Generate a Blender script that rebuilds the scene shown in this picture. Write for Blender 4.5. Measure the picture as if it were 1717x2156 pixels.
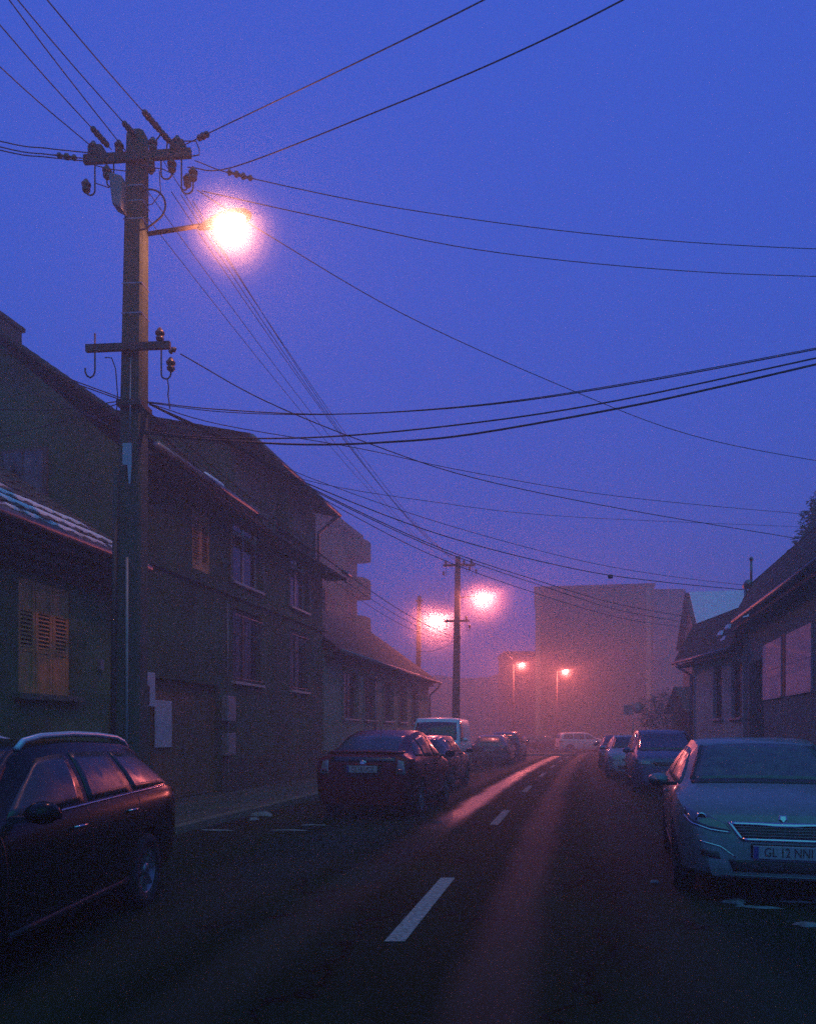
import bpy, bmesh, math, random
from mathutils import Vector, Matrix
from mathutils.bvhtree import BVHTree

for o in list(bpy.data.objects):
    bpy.data.objects.remove(o)
SC = bpy.context.scene
COL = SC.collection
rnd = random.Random(7)
R = math.radians

# ------------------------------------------------------------------ camera
EYE = 1.5                       # eye height, m
FPX, CX, HY = 1650.0, 858.5, 1545.0
cam = bpy.data.cameras.new('camera')
cam.sensor_fit = 'VERTICAL'
cam.sensor_height = 36.0
cam.lens = 36.0 * FPX / 2156.0
cam.shift_y = (HY - 1078.0) / 2156.0
cam.clip_start = 0.05
cam.clip_end = 2000
camo = bpy.data.objects.new('camera', cam)
camo.location = (0, 0, EYE)
camo.rotation_euler = (R(90), 0, 0)
COL.objects.link(camo)
SC.camera = camo

# ------------------------------------------------------------------ sky and an added green fill
SUN_EL, SUN_AZ = R(-3.0), R(200)
world = bpy.data.worlds.new('World')
SC.world = world
world.use_nodes = True
nt = world.node_tree
nt.nodes.clear()
sky = nt.nodes.new('ShaderNodeTexSky')
sky.sky_type = 'NISHITA'
sky.sun_disc = False
sky.sun_elevation = SUN_EL
sky.sun_rotation = SUN_AZ
sky.ozone_density = 3.0
sky.air_density = 1.0
sky.dust_density = 0.3
mixn = nt.nodes.new('ShaderNodeMix'); mixn.data_type = 'RGBA'; mixn.blend_type = 'MIX'
mixn.inputs[0].default_value = 0.85                       # fog evens the dusk sky out
mixn.inputs[7].default_value = (0.50, 1.25, 8.0, 1)
bg = nt.nodes.new('ShaderNodeBackground')
bg.inputs[1].default_value = 0.10
out = nt.nodes.new('ShaderNodeOutputWorld')
nt.links.new(sky.outputs[0], mixn.inputs[6])
nt.links.new(mixn.outputs[2], bg.inputs[0])
nt.links.new(bg.outputs[0], out.inputs[0])

fill_sun = bpy.data.lights.new('fill_sun', 'SUN')
fill_sun.energy = 0.52                     # added very soft fill that puts green into the shadows
fill_sun.angle = R(70)
fill_sun.color = (0.06, 0.95, 0.50)
fill_suno = bpy.data.objects.new('fill_sun', fill_sun)
fill_suno.rotation_euler = (R(33), 0, R(24))
COL.objects.link(fill_suno)

SC.view_settings.view_transform = 'Standard'
SC.view_settings.look = 'None'
SC.view_settings.exposure = 0.0
SC.view_settings.gamma = 1.0
SC.render.engine = 'CYCLES'
cy = SC.cycles
cy.use_denoising = False             # keep a fine film-like grain, as in the photograph
cy.use_adaptive_sampling = True
cy.adaptive_threshold = 0.035
cy.adaptive_min_samples = 40
cy.max_bounces = 6
cy.diffuse_bounces = 2
cy.glossy_bounces = 2
cy.transmission_bounces = 2
cy.volume_bounces = 1
cy.sample_clamp_indirect = 0.6
cy.sample_clamp_direct = 0.0
cy.blur_glossy = 1.0
cy.caustics_reflective = False
cy.caustics_refractive = False
SC.render.use_persistent_data = False

SODIUM = (1.0, 0.185, 0.155)          # far lamps, through the fog
SODIUM_NEAR = (1.0, 0.33, 0.19)

# ------------------------------------------------------------------ the street: a gentle bend to the right
def cx(y):
    return -1.23 + 0.197 * y + 0.0006 * y * y
def sl(y):
    return 0.197 + 0.0012 * y
def on(y, off, z=0.0):
    return Vector((cx(y) + off, y, z))
def at(px, py, y):
    """a point at distance y on the line of sight measured in the photograph"""
    return Vector(((px - CX) / FPX * y, y, EYE + (HY - py) / FPX * y))

# ------------------------------------------------------------------ materials
MATS = {}
def mat(name, base, rough=0.7, metal=0.0, var=0.25, scale=6.0, bump=0.0, bscale=40.0, coat=0.0, spec=0.5,
        base2=None, thresh=None, emit=None, estr=0.0, rvar=0.0, detail=6.0):
    if name in MATS:
        return MATS[name]
    m = bpy.data.materials.new(name)
    m.use_nodes = True
    n = m.node_tree.nodes; l = m.node_tree.links
    p = n['Principled BSDF']
    p.inputs['Roughness'].default_value = rough
    p.inputs['Metallic'].default_value = metal
    p.inputs['Coat Weight'].default_value = coat
    p.inputs['Coat Roughness'].default_value = 0.08
    p.inputs['Specular IOR Level'].default_value = spec
    tc = n.new('ShaderNodeTexCoord')
    no = n.new('ShaderNodeTexNoise')
    no.inputs['Scale'].default_value = scale
    no.inputs['Detail'].default_value = detail
    no.inputs['Roughness'].default_value = 0.65
    l.new(tc.outputs['Object'], no.inputs['Vector'])
    rp = n.new('ShaderNodeValToRGB')
    b2 = base2 if base2 else tuple(c * (1 + var) for c in base)
    b1 = base if base2 else tuple(c * (1 - var) for c in base)
    rp.color_ramp.elements[0].color = (*b1, 1)
    rp.color_ramp.elements[1].color = (*b2, 1)
    lo, hi = thresh if thresh else (0.3, 0.7)
    rp.color_ramp.elements[0].position = lo
    rp.color_ramp.elements[1].position = hi
    l.new(no.outputs['Fac'], rp.inputs['Fac'])
    l.new(rp.outputs['Color'], p.inputs['Base Color'])
    if rvar:
        mr = n.new('ShaderNodeMapRange')
        mr.inputs[1].default_value = 0.3; mr.inputs[2].default_value = 0.7
        mr.inputs[3].default_value = max(0.03, rough - rvar); mr.inputs[4].default_value = min(1, rough + rvar)
        l.new(no.outputs['Fac'], mr.inputs[0]); l.new(mr.outputs[0], p.inputs['Roughness'])
    if bump:
        bn = n.new('ShaderNodeTexNoise'); bn.inputs['Scale'].default_value = bscale; bn.inputs['Detail'].default_value = 5
        l.new(tc.outputs['Object'], bn.inputs['Vector'])
        bu = n.new('ShaderNodeBump'); bu.inputs['Strength'].default_value = bump; bu.inputs['Distance'].default_value = 0.02
        l.new(bn.outputs['Fac'], bu.inputs['Height']); l.new(bu.outputs['Normal'], p.inputs['Normal'])
    if emit:
        p.inputs['Emission Color'].default_value = (*emit, 1)
        p.inputs['Emission Strength'].default_value = estr
    MATS[name] = m
    return m

def frosted(name, clear, frost, amount=0.5, scale=3.0, rough=0.12):
    """dark car or window glass with a film of hoar frost, patchy"""
    m = mat(name, clear, rough=rough, base2=frost, thresh=(0.62 - 0.35 * amount, 0.75 - 0.2 * amount + 0.1), scale=scale, detail=9)
    n = m.node_tree.nodes; l = m.node_tree.links
    no = [x for x in n if x.type == 'TEX_NOISE'][0]
    mr = n.new('ShaderNodeMapRange')
    mr.inputs[1].default_value = 0.3; mr.inputs[2].default_value = 0.75
    mr.inputs[3].default_value = rough; mr.inputs[4].default_value = 0.6
    l.new(no.outputs['Fac'], mr.inputs[0]); l.new(mr.outputs[0], n['Principled BSDF'].inputs['Roughness'])
    return m

# ------------------------------------------------------------------ mesh helpers
class MB:
    """collects shapes into one mesh"""
    def __init__(s):
        s.v = []; s.f = []; s.sm = []
    def add(s, vs, fs, smooth=False):
        b = len(s.v)
        s.v += [tuple(v) for v in vs]
        s.f += [tuple(b + i for i in f) for f in fs]
        s.sm += [smooth] * len(fs)
        return s
    def box(s, a, b):
        x0, y0, z0 = a; x1, y1, z1 = b
        vs = [(x0, y0, z0), (x1, y0, z0), (x1, y1, z0), (x0, y1, z0), (x0, y0, z1), (x1, y0, z1), (x1, y1, z1), (x0, y1, z1)]
        return s.add(vs, [(3, 2, 1, 0), (4, 5, 6, 7), (0, 1, 5, 4), (1, 2, 6, 5), (2, 3, 7, 6), (3, 0, 4, 7)])
    def hexa(s, lo, hi):
        """two quads of four points, bottom and top, both counter-clockwise from above"""
        return s.add(list(lo) + list(hi), [(3, 2, 1, 0), (4, 5, 6, 7), (0, 1, 5, 4), (1, 2, 6, 5), (2, 3, 7, 6), (3, 0, 4, 7)])
    def slab(s, quad, t):
        """a flat quad (any orientation) given thickness t along its normal, downwards"""
        q = [Vector(p) for p in quad]
        nrm = (q[1] - q[0]).cross(q[3] - q[0]).normalized()
        lo = [p - nrm * t for p in q]
        return s.hexa(lo, q)
    def tube(s, pts, r, n=8, r1=None, cap=True):
        pts = [Vector(p) for p in pts]
        m = len(pts)
        vs = []; fs = []
        prev = None
        for i, p in enumerate(pts):
            d = (pts[min(i + 1, m - 1)] - pts[max(i - 1, 0)])
            if d.length < 1e-9: d = Vector((0, 0, 1))
            d.normalize()
            a = prev if prev is not None else (Vector((0, 0, 1)) if abs(d.z) < 0.9 else Vector((1, 0, 0)))
            e1 = (a - d * a.dot(d))
            if e1.length < 1e-6: e1 = d.orthogonal()
            e1.normalize(); e2 = d.cross(e1); prev = e1
            rr = r if r1 is None else r + (r1 - r) * i / (m - 1)
            for k in range(n):
                an = 2 * math.pi * k / n
                vs.append(p + e1 * (rr * math.cos(an)) + e2 * (rr * math.sin(an)))
        for i in range(m - 1):
            for k in range(n):
                k2 = (k + 1) % n
                fs.append((i * n + k, i * n + k2, (i + 1) * n + k2, (i + 1) * n + k))
        if cap:
            fs.append(tuple(range(n - 1, -1, -1))); fs.append(tuple((m - 1) * n + k for k in range(n)))
        return s.add(vs, fs, n > 5)
    def lathe(s, prof, n=12, o=(0, 0, 0), axis='z', cap=True):
        """profile of (radius, height) turned about an axis through o"""
        vs = []; fs = []
        for (r, h) in prof:
            for k in range(n):
                a = 2 * math.pi * k / n
                c, d = r * math.cos(a), r * math.sin(a)
                if axis == 'z': p = (o[0] + c, o[1] + d, o[2] + h)
                elif axis == 'y': p = (o[0] + d, o[1] + h, o[2] + c)
                else: p = (o[0] + h, o[1] + c, o[2] + d)
                vs.append(p)
        for i in range(len(prof) - 1):
            for k in range(n):
                k2 = (k + 1) % n
                fs.append((i * n + k, i * n + k2, (i + 1) * n + k2, (i + 1) * n + k))
        if cap:
            fs.append(tuple(range(n - 1, -1, -1))); fs.append(tuple((len(prof) - 1) * n + k for k in range(n)))
        return s.add(vs, fs, True)
    def mesh(s, name):
        me = bpy.data.meshes.new(name)
        me.from_pydata(s.v, [], s.f)
        me.polygons.foreach_set('use_smooth', s.sm)
        me.update()
        return me
    def build(s, name, m, parent=None, bevel=0.0):
        me = s.mesh(name)
        o = bpy.data.objects.new(name, me)
        if m: me.materials.append(m)
        COL.objects.link(o)
        if parent: o.parent = parent
        if bevel:
            b = o.modifiers.new('bevel', 'BEVEL'); b.width = bevel; b.segments = 2; b.limit_method = 'ANGLE'; b.angle_limit = R(40)
        return o

def tag(o, label, cat, group=None, kind=None):
    if label: o['label'] = label
    if cat: o['category'] = cat
    if group: o['group'] = group
    if kind: o['kind'] = kind
    return o
def thing(name, label, cat, loc=(0, 0, 0), rz=0.0, group=None):
    o = bpy.data.objects.new(name, None)
    o.empty_display_size = 0.2
    COL.objects.link(o)
    o.location = loc; o.rotation_euler = (0, 0, rz)
    return tag(o, label, cat, group)
def inst(name, me, parent, loc=(0, 0, 0), rot=(0, 0, 0), scale=None):
    o = bpy.data.objects.new(name, me)
    COL.objects.link(o); o.parent = parent
    o.location = loc; o.rotation_euler = rot
    if scale: o.scale = scale
    return o
def copy_tree(o, parent=None):
    c = o.copy(); COL.objects.link(c); c.parent = parent
    if parent: c.matrix_parent_inverse = o.matrix_parent_inverse.copy()
    for ch in [x for x in bpy.data.objects if x.parent == o]:
        copy_tree(ch, c)
    return c
def text_mesh(s, size, depth=0.002):
    cu = bpy.data.curves.new('lettering', 'FONT')
    cu.body = s; cu.size = size; cu.extrude = depth; cu.align_x = 'CENTER'; cu.align_y = 'CENTER'; cu.resolution_u = 3
    o = bpy.data.objects.new('lettering', cu)
    COL.objects.link(o)
    bpy.context.view_layer.update()
    me = bpy.data.meshes.new_from_object(o.evaluated_get(bpy.context.evaluated_depsgraph_get()))
    bpy.data.objects.remove(o); bpy.data.curves.remove(cu)
    me.name = 'lettering'
    return me
# ================================================================== THE SETTING
M_GROUND = mat('frozen_earth', (0.028, 0.034, 0.018), rough=0.95, scale=1.5, bump=0.4)
M_PAVE = mat('old_pavement', (0.030, 0.056, 0.026), rough=0.75, scale=2.2, var=0.45, bump=0.5, bscale=18, rvar=0.2)
M_KERB = mat('concrete_kerb', (0.10, 0.105, 0.065), rough=0.85, scale=5, var=0.4, bump=0.4)
M_PAINT = mat('worn_road_paint', (0.10, 0.11, 0.08), rough=0.8, scale=26, base2=(0.30, 0.31, 0.26), thresh=(0.36, 0.56), bump=0.2)
M_PAINT2 = mat('very_worn_road_paint', (0.05, 0.055, 0.04), rough=0.8, scale=18, base2=(0.24, 0.25, 0.21), thresh=(0.36, 0.62), bump=0.2)
M_DIRTYSNOW = mat('dirty_snow', (0.12, 0.13, 0.12), rough=0.9, scale=14, base2=(0.26, 0.27, 0.26), thresh=(0.38, 0.66), bump=0.8, bscale=30)
M_SNOW = mat('old_snow', (0.60, 0.63, 0.68), rough=0.9, scale=9, base2=(0.78, 0.80, 0.84), bump=0.6, bscale=25)

def road_material():
    """wet tarmac with smoother, glossier and paler wheel tracks; UV = (metres across, metres along)"""
    m = bpy.data.materials.new('wet_tarmac'); m.use_nodes = True
    n = m.node_tree.nodes; l = m.node_tree.links; p = n['Principled BSDF']
    uv = n.new('ShaderNodeUVMap'); uv.uv_map = 'UVMap'
    sep = n.new('ShaderNodeSeparateXYZ'); l.new(uv.outputs[0], sep.inputs[0])
    nz = n.new('ShaderNodeTexNoise'); nz.inputs['Scale'].default_value = 0.9; nz.inputs['Detail'].default_value = 6
    mp = n.new('ShaderNodeMapping'); mp.inputs['Scale'].default_value = (1.6, 0.5, 1)
    l.new(uv.outputs[0], mp.inputs[0]); l.new(mp.outputs[0], nz.inputs['Vector'])
    def math_(op, a, b=None, c=None):
        x = n.new('ShaderNodeMath'); x.operation = op
        for i, q in enumerate((a, b, c)):
            if q is None: continue
            if isinstance(q, (int, float)): x.inputs[i].default_value = q
            else: l.new(q, x.inputs[i])
        return x.outputs[0]
    wob = math_('MULTIPLY', math_('SUBTRACT', nz.outputs['Fac'], 0.5), 0.30)
    u = math_('ADD', sep.outputs[0], wob)
    def band(c, half, soft):
        d = math_('ABSOLUTE', math_('SUBTRACT', u, c))
        mr = n.new('ShaderNodeMapRange'); mr.interpolation_type = 'SMOOTHSTEP'
        mr.inputs[1].default_value = half + soft; mr.inputs[2].default_value = half
        l.new(d, mr.inputs[0])
        return mr.outputs[0]
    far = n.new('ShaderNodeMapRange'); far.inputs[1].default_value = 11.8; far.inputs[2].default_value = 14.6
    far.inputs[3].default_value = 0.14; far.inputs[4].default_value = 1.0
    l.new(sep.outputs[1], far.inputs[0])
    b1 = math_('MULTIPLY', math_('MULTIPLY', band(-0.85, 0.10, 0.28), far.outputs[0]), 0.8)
    b2 = math_('MULTIPLY', band(0.80, 0.10, 0.28), 0.20)
    b3 = math_('MULTIPLY', band(-2.1, 0.30, 0.5), 0.12)
    b4 = math_('MULTIPLY', band(2.2, 0.25, 0.5), 0.08)
    tot = math_('MAXIMUM', math_('MAXIMUM', b1, b2), math_('MAXIMUM', b3, b4))
    fine = n.new('ShaderNodeTexNoise'); fine.inputs['Scale'].default_value = 55; fine.inputs['Detail'].default_value = 4
    l.new(uv.outputs[0], fine.inputs['Vector'])
    fr = n.new('ShaderNodeMapRange'); fr.inputs[1].default_value = 0.3; fr.inputs[2].default_value = 0.7
    fr.inputs[3].default_value = 0.75; fr.inputs[4].default_value = 1.1
    l.new(fine.outputs['Fac'], fr.inputs[0])
    tot = math_('MULTIPLY', tot, fr.outputs[0])
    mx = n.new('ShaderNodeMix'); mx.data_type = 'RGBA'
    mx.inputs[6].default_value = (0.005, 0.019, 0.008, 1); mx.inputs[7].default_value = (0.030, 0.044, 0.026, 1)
    l.new(tot, mx.inputs[0])
    mx2 = n.new('ShaderNodeMix'); mx2.data_type = 'RGBA'; mx2.blend_type = 'MULTIPLY'; mx2.inputs[0].default_value = 1
    big = n.new('ShaderNodeMapRange'); big.inputs[1].default_value = 0.3; big.inputs[2].default_value = 0.7
    big.inputs[3].default_value = 0.6; big.inputs[4].default_value = 1.3
    l.new(nz.outputs['Fac'], big.inputs[0])
    l.new(mx.outputs[2], mx2.inputs[6]); l.new(big.outputs[0], mx2.inputs[7])
    # cracks, and the tarred joint where the newer surfacing begins
    vo = n.new('ShaderNodeTexVoronoi'); vo.feature = 'DISTANCE_TO_EDGE'; vo.inputs['Scale'].default_value = 0.42
    wv = n.new('ShaderNodeVectorMath'); wv.operation = 'ADD'
    wn = n.new('ShaderNodeTexNoise'); wn.inputs['Scale'].default_value = 2.2; wn.inputs['Detail'].default_value = 5
    l.new(uv.outputs[0], wn.inputs['Vector']); l.new(uv.outputs[0], wv.inputs[0]); l.new(wn.outputs['Color'], wv.inputs[1])
    l.new(wv.outputs[0], vo.inputs['Vector'])
    ck = n.new('ShaderNodeMapRange'); ck.inputs[1].default_value = 0.004; ck.inputs[2].default_value = 0.014
    ck.inputs[3].default_value = 0.25; ck.inputs[4].default_value = 1.0
    l.new(vo.outputs['Distance'], ck.inputs[0])
    jt = math_('ABSOLUTE', math_('SUBTRACT', math_('ADD', sep.outputs[1], wob), 13.0))
    jr = n.new('ShaderNodeMapRange'); jr.inputs[1].default_value = 0.05; jr.inputs[2].default_value = 0.09
    jr.inputs[3].default_value = 0.15; jr.inputs[4].default_value = 1.0
    l.new(jt, jr.inputs[0])
    dk = math_('MULTIPLY', ck.outputs[0], jr.outputs[0])
    mx3 = n.new('ShaderNodeMix'); mx3.data_type = 'RGBA'; mx3.blend_type = 'MULTIPLY'; mx3.inputs[0].default_value = 1
    l.new(mx2.outputs[2], mx3.inputs[6]); l.new(dk, mx3.inputs[7])
    l.new(mx3.outputs[2], p.inputs['Base Color'])
    rg = n.new('ShaderNodeMapRange'); rg.inputs[3].default_value = 0.80; rg.inputs[4].default_value = 0.30
    l.new(tot, rg.inputs[0]); l.new(rg.outputs[0], p.inputs['Roughness'])
    sg_ = n.new('ShaderNodeMapRange'); sg_.inputs[3].default_value = 0.025; sg_.inputs[4].default_value = 0.55
    l.new(tot, sg_.inputs[0]); l.new(sg_.outputs[0], p.inputs['Specular IOR Level'])
    bu = n.new('ShaderNodeBump'); bu.inputs['Strength'].default_value = 0.12; bu.inputs['Distance'].default_value = 0.01
    l.new(fine.outputs['Fac'], bu.inputs['Height']); l.new(bu.outputs[0], p.inputs['Normal'])
    return m
M_ROAD = road_material()

def strip(name, o0, o1, z, y0, y1, m, step=1.0, parent=None, skirt=0.0, uvs=False):
    """a sheet that follows the street between two offsets from its centre line"""
    n = int((y1 - y0) / step) + 1
    vs = []; fs = []; uv = []
    for i in range(n + 1):
        y = y0 + (y1 - y0) * i / n
        for o in (o0, o1):
            vs.append(on(y, o, z)); uv.append((o, y))
    for i in range(n):
        fs.append((2 * i, 2 * i + 1, 2 * i + 3, 2 * i + 2))
    me = bpy.data.meshes.new(name)
    me.from_pydata(vs, [], fs)
    if uvs:
        lay = me.uv_layers.new(name='UVMap')
        for lp in me.loops: lay.data[lp.index].uv = uv[lp.vertex_index]
    me.materials.append(m); me.update()
    o = bpy.data.objects.new(name, me); COL.objects.link(o)
    if parent: o.parent = parent
    return o

g = MB().add([(-90, -40, -0.02), (110, -40, -0.02), (110, 160, -0.02), (-90, 160, -0.02)], [(0, 1, 2, 3)]).build('ground', M_GROUND)
tag(g, 'bare frozen ground under the street and yards', None, kind='structure')
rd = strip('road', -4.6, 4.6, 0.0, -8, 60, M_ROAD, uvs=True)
tag(rd, 'dark wet tarmac street with paler wheel tracks', None, kind='structure')
# the cross street at the far end
m2 = bpy.data.meshes.new('cross_street')
cs = [(-30, 58.5), (70, 66.0), (70, 75.0), (-30, 67.5)]
m2.from_pydata([(x, y, 0.004) for x, y in cs], [], [(0, 1, 2, 3)])
lay = m2.uv_layers.new(name='UVMap')
for lp in m2.loops:
    x, y = cs[lp.vertex_index]; lay.data[lp.index].uv = (y - 62 - (x - 14) * 0.075, x)
m2.materials.append(M_ROAD)
o = bpy.data.objects.new('cross_street', m2); COL.objects.link(o)
tag(o, 'cross street at the foggy far end', None, kind='structure')

def pavement(name, side, label, y0, y1):
    k0, k1 = (4.6, 4.78)
    inner, outer = 4.78 * side, 11.5 * side
    a, b = (outer, inner) if side < 0 else (inner, outer)
    pv = strip(name, a, b, 0.12, y0, y1, M_PAVE)
    tag(pv, label, None, kind='structure')
    y = max(y0, 4.0)
    i = 0
    while y < min(y1, 46):
        ln = 0.98
        d = math.atan(sl(y))
        mb = MB()
        w = 0.18
        hgt = 0.125 + rnd.uniform(-0.006, 0.008)
        mb.box((0, -w / 2, -0.1), (ln - 0.015, w / 2, hgt))
        p = on(y, (4.69 + rnd.uniform(-0.012, 0.012)) * side)
        ko = mb.build('kerb_stone', M_KERB, pv, bevel=0.015)
        ko.location = p; ko.rotation_euler = (0, 0, math.pi / 2 - d + rnd.uniform(-0.01, 0.01))
        y += ln * math.cos(d); i += 1
    return pv
pavement('pavement', -1, 'worn pavement with kerb stones along the left row of houses', -8, 56)
pavement('pavement', 1, 'worn pavement with kerb stones along the right row of houses', -8, 57)

# painted centre dashes
for i in range(7):
    y0 = 5.65 + 7.25 * i
    y1 = y0 + 2.5
    d = strip('lane_marking', -0.075, 0.075, 0.004, y0, y1, M_PAINT if i == 0 else M_PAINT2, step=0.5)
    if i == 0: tag(d, 'clear pale centre dash level with the frosted silver hatchback', 'road marking', 'centre line dashes')
    else: tag(d, 'faded centre dash painted on the tarmac further down the street', 'road marking', 'centre line dashes')

# scraps of old snow
def snow_patch(px, py, w, d, label, base=0.0, hh=0.03, seed=1):
    r = random.Random(seed)
    y = (EYE - base) * FPX / (py - HY)
    x = (px - CX) / FPX * y
    mb = MB()
    n = 18
    prof = [1 + 0.35 * math.sin(3 * a + seed) + r.uniform(-0.25, 0.25) for a in [2 * math.pi * k / n for k in range(n)]]
    rings = [(1.0, 0.0), (0.82, 0.6), (0.5, 0.9), (0.0, 1.0)]
    vs = []
    for q, h in rings[:-1]:
        for k in range(n):
            a = 2 * math.pi * k / n
            vs.append((w / 2 * q * prof[k] * math.cos(a), d / 2 * q * prof[k] * math.sin(a), hh * h * r.uniform(0.7, 1.2) if h else -0.002))
    vs.append((0, 0, hh))
    fs = []
    for i in range(2):
        for k in range(n):
            fs.append((i * n + k, i * n + (k + 1) % n, (i + 1) * n + (k + 1) % n, (i + 1) * n + k))
    for k in range(n): fs.append((2 * n + k, 2 * n + (k + 1) % n, 3 * n))
    mb.add(vs, fs, True)
    o = mb.build('snow_patch', M_DIRTYSNOW)
    o.location = (x, y, base + 0.002); o.rotation_euler = (0, 0, -0.2 + r.uniform(-0.2, 0.2))
    tag(o, label, 'snow', 'scraps of old snow')
snow_patch(552, 1717, 0.32, 0.30, 'small heap of old snow at the kerb behind the dark red car', 0.0, 0.07, 3)
snow_patch(532, 1726, 0.16, 0.16, 'narrow scrap of snow beside the small kerb heap', 0.0, 0.04, 13)
snow_patch(610, 1748, 0.5, 0.10, 'thin icy streak on the road behind the dark red car', 0.0, 0.010, 4)
snow_patch(452, 1748, 0.5, 0.10, 'dirty ice crust along the left kerb by the estate car', 0.0, 0.012, 14)
snow_patch(655, 1737, 0.35, 0.09, 'short icy scrap close behind the dark red car bumper', 0.0, 0.010, 15)
snow_patch(1548, 1901, 0.17, 0.14, 'scrap of snow on the tarmac just below the silver bumper', 0.0, 0.03, 5)
snow_patch(1596, 1911, 0.32, 0.05, 'long thin trail of ice in front of the silver car', 0.0, 0.012, 6)
snow_patch(1704, 1950, 0.24, 0.06, 'bright crust of snow farthest out from the silver bumper', 0.0, 0.03, 7)
snow_patch(1668, 1899, 0.30, 0.05, 'thin strip of ice under the silver number plate', 0.0, 0.012, 8)
snow_patch(1376, 1857, 0.09, 0.07, 'tiny crumb of snow beside the silver car wheel', 0.0, 0.02, 9)

# added backdrop hill, closes the gap where blue sky showed through
def backdrop_hill():
    r = random.Random(21)
    nx, ny = 60, 10
    vs = []; fs = []
    for j in range(ny + 1):
        for i in range(nx + 1):
            x = -86 + 190 * i / nx; y = 112 + 44 * j / ny
            t = j / ny
            h = 13.5 * math.sin(math.pi / 2 * min(1, t * 1.3)) * (0.8 + 0.14 * math.sin(x * 0.09) + 0.08 * math.sin(x * 0.31 + 1))
            vs.append((x, y, h + r.uniform(-0.5, 0.5) * (t > 0) - 0.03))
    for j in range(ny):
        for i in range(nx):
            a = j * (nx + 1) + i
            fs.append((a, a + 1, a + nx + 2, a + nx + 1))
    o = MB().add(vs, fs, True).build('backdrop_hill', mat('backdrop_wood', (0.03, 0.034, 0.024), rough=1.0, scale=0.6, var=0.5))
    tag(o, 'added wooded backdrop hill lost in fog behind the town', None, kind='structure')
backdrop_hill()
# ================================================================== HOUSES
M_PLASTER_OCHRE = mat('ochre_plaster', (0.062, 0.125, 0.048), rough=0.95, scale=0.8, var=0.6, bump=0.35, bscale=30)
M_PLASTER_DARK = mat('dark_plaster', (0.024, 0.066, 0.028), rough=0.95, scale=0.7, var=0.7, bump=0.35, bscale=30)
M_PLASTER_PALE = mat('pale_plaster', (0.13, 0.20, 0.13), rough=0.95, scale=1.0, var=0.3, bump=0.3, bscale=30)
M_PLASTER_WHITE = mat('chalky_plaster', (0.28, 0.42, 0.34), rough=0.95, scale=1.0, var=0.25, bump=0.3, bscale=30)
M_PLASTER_GREY = mat('grey_plaster', (0.10, 0.108, 0.075), rough=0.95, scale=0.9, var=0.4, bump=0.35, bscale=30)
M_PLASTER_BLUE = mat('blue_grey_plaster', (0.11, 0.20, 0.15), rough=0.95, scale=0.9, var=0.35, bump=0.35, bscale=30)
M_PLINTH = mat('dark_plinth', (0.018, 0.040, 0.020), rough=0.95, scale=1.5, var=0.5, bump=0.4)  # darker tone than any of the wall plasters
M_TILE = mat('old_clay_tile', (0.075, 0.05, 0.036), rough=0.85, scale=4, var=0.5, bump=0.3)
M_TILE2 = mat('dark_roof_tile', (0.016, 0.034, 0.018), rough=0.85, scale=2, var=0.5, bump=0.3)
M_WOOD = mat('stained_shutter_wood', (0.60, 0.25, 0.06), rough=0.6, scale=7, var=0.3, bump=0.2)
M_WOOD_DARK = mat('dark_gate_wood', (0.17, 0.085, 0.034), rough=0.7, scale=5, var=0.4, bump=0.3)
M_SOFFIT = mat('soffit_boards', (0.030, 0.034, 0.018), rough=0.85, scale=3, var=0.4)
M_FRAME = mat('white_window_frame', (0.34, 0.33, 0.31), rough=0.55, scale=8, var=0.2)
M_FRAME_DK = mat('brown_window_frame', (0.07, 0.055, 0.04), rough=0.6, scale=8, var=0.3)
M_PANE = mat('window_pane', (0.010, 0.012, 0.014), rough=0.08, scale=1.2, var=0.3, spec=0.6, rvar=0.04)
M_CURTAIN = mat('net_curtain', (0.16, 0.14, 0.12), rough=0.9, scale=10, var=0.4)
M_BOARD = mat('white_boards', (0.46, 0.52, 0.50), rough=0.6, scale=2, var=0.15)
M_ZINC = mat('zinc_gutter', (0.16, 0.165, 0.17), rough=0.45, metal=0.6, scale=5, var=0.3)
M_BRICKCH = mat('sooty_chimney', (0.06, 0.045, 0.035), rough=0.9, scale=8, var=0.5, bump=0.5)
M_SIGNWHITE = mat('white_enamel', (0.42, 0.42, 0.44), rough=0.5, scale=4, var=0.12)
M_GREYBOX = mat('grey_plastic', (0.20, 0.20, 0.20), rough=0.5, scale=5, var=0.2)

def yfor(px, off):
    """distance along the street at which a line at this offset is seen at px"""
    k = (px - CX) / FPX
    a, b, c = 0.0006, 0.197 - k, -1.23 + off
    y = 15.0
    for _ in range(40):
        f = a * y * y + b * y + c
        y -= f / (2 * a * y + b)
    return y

class House:
    """local frame: x along the facade, y into the plot, z up; the facade is y = 0"""
    def __init__(s, name, label, cat, side, y0, y1, off, off1=None):
        p0, p1 = on(y0, off), on(y1, off if off1 is None else off1)
        s.side, s.y0, s.y1, s.off = side, y0, y1, off
        s.L = (p1 - p0).length
        d = p1 - p0
        if side < 0:
            s.root = thing(name, label, cat, p0, math.atan2(d.y, d.x))
        else:
            s.root = thing(name, label, cat, p1, math.atan2(-d.y, -d.x))
        s.cosd = d.y / s.L
    def x(s, px):
        y = yfor(px, s.off)
        t = (y - s.y0) / s.cosd
        return t if s.side < 0 else s.L - t
    def h(s, px, py, off=None):
        return EYE + (HY - py) / FPX * yfor(px, s.off if off is None else off)

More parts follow.
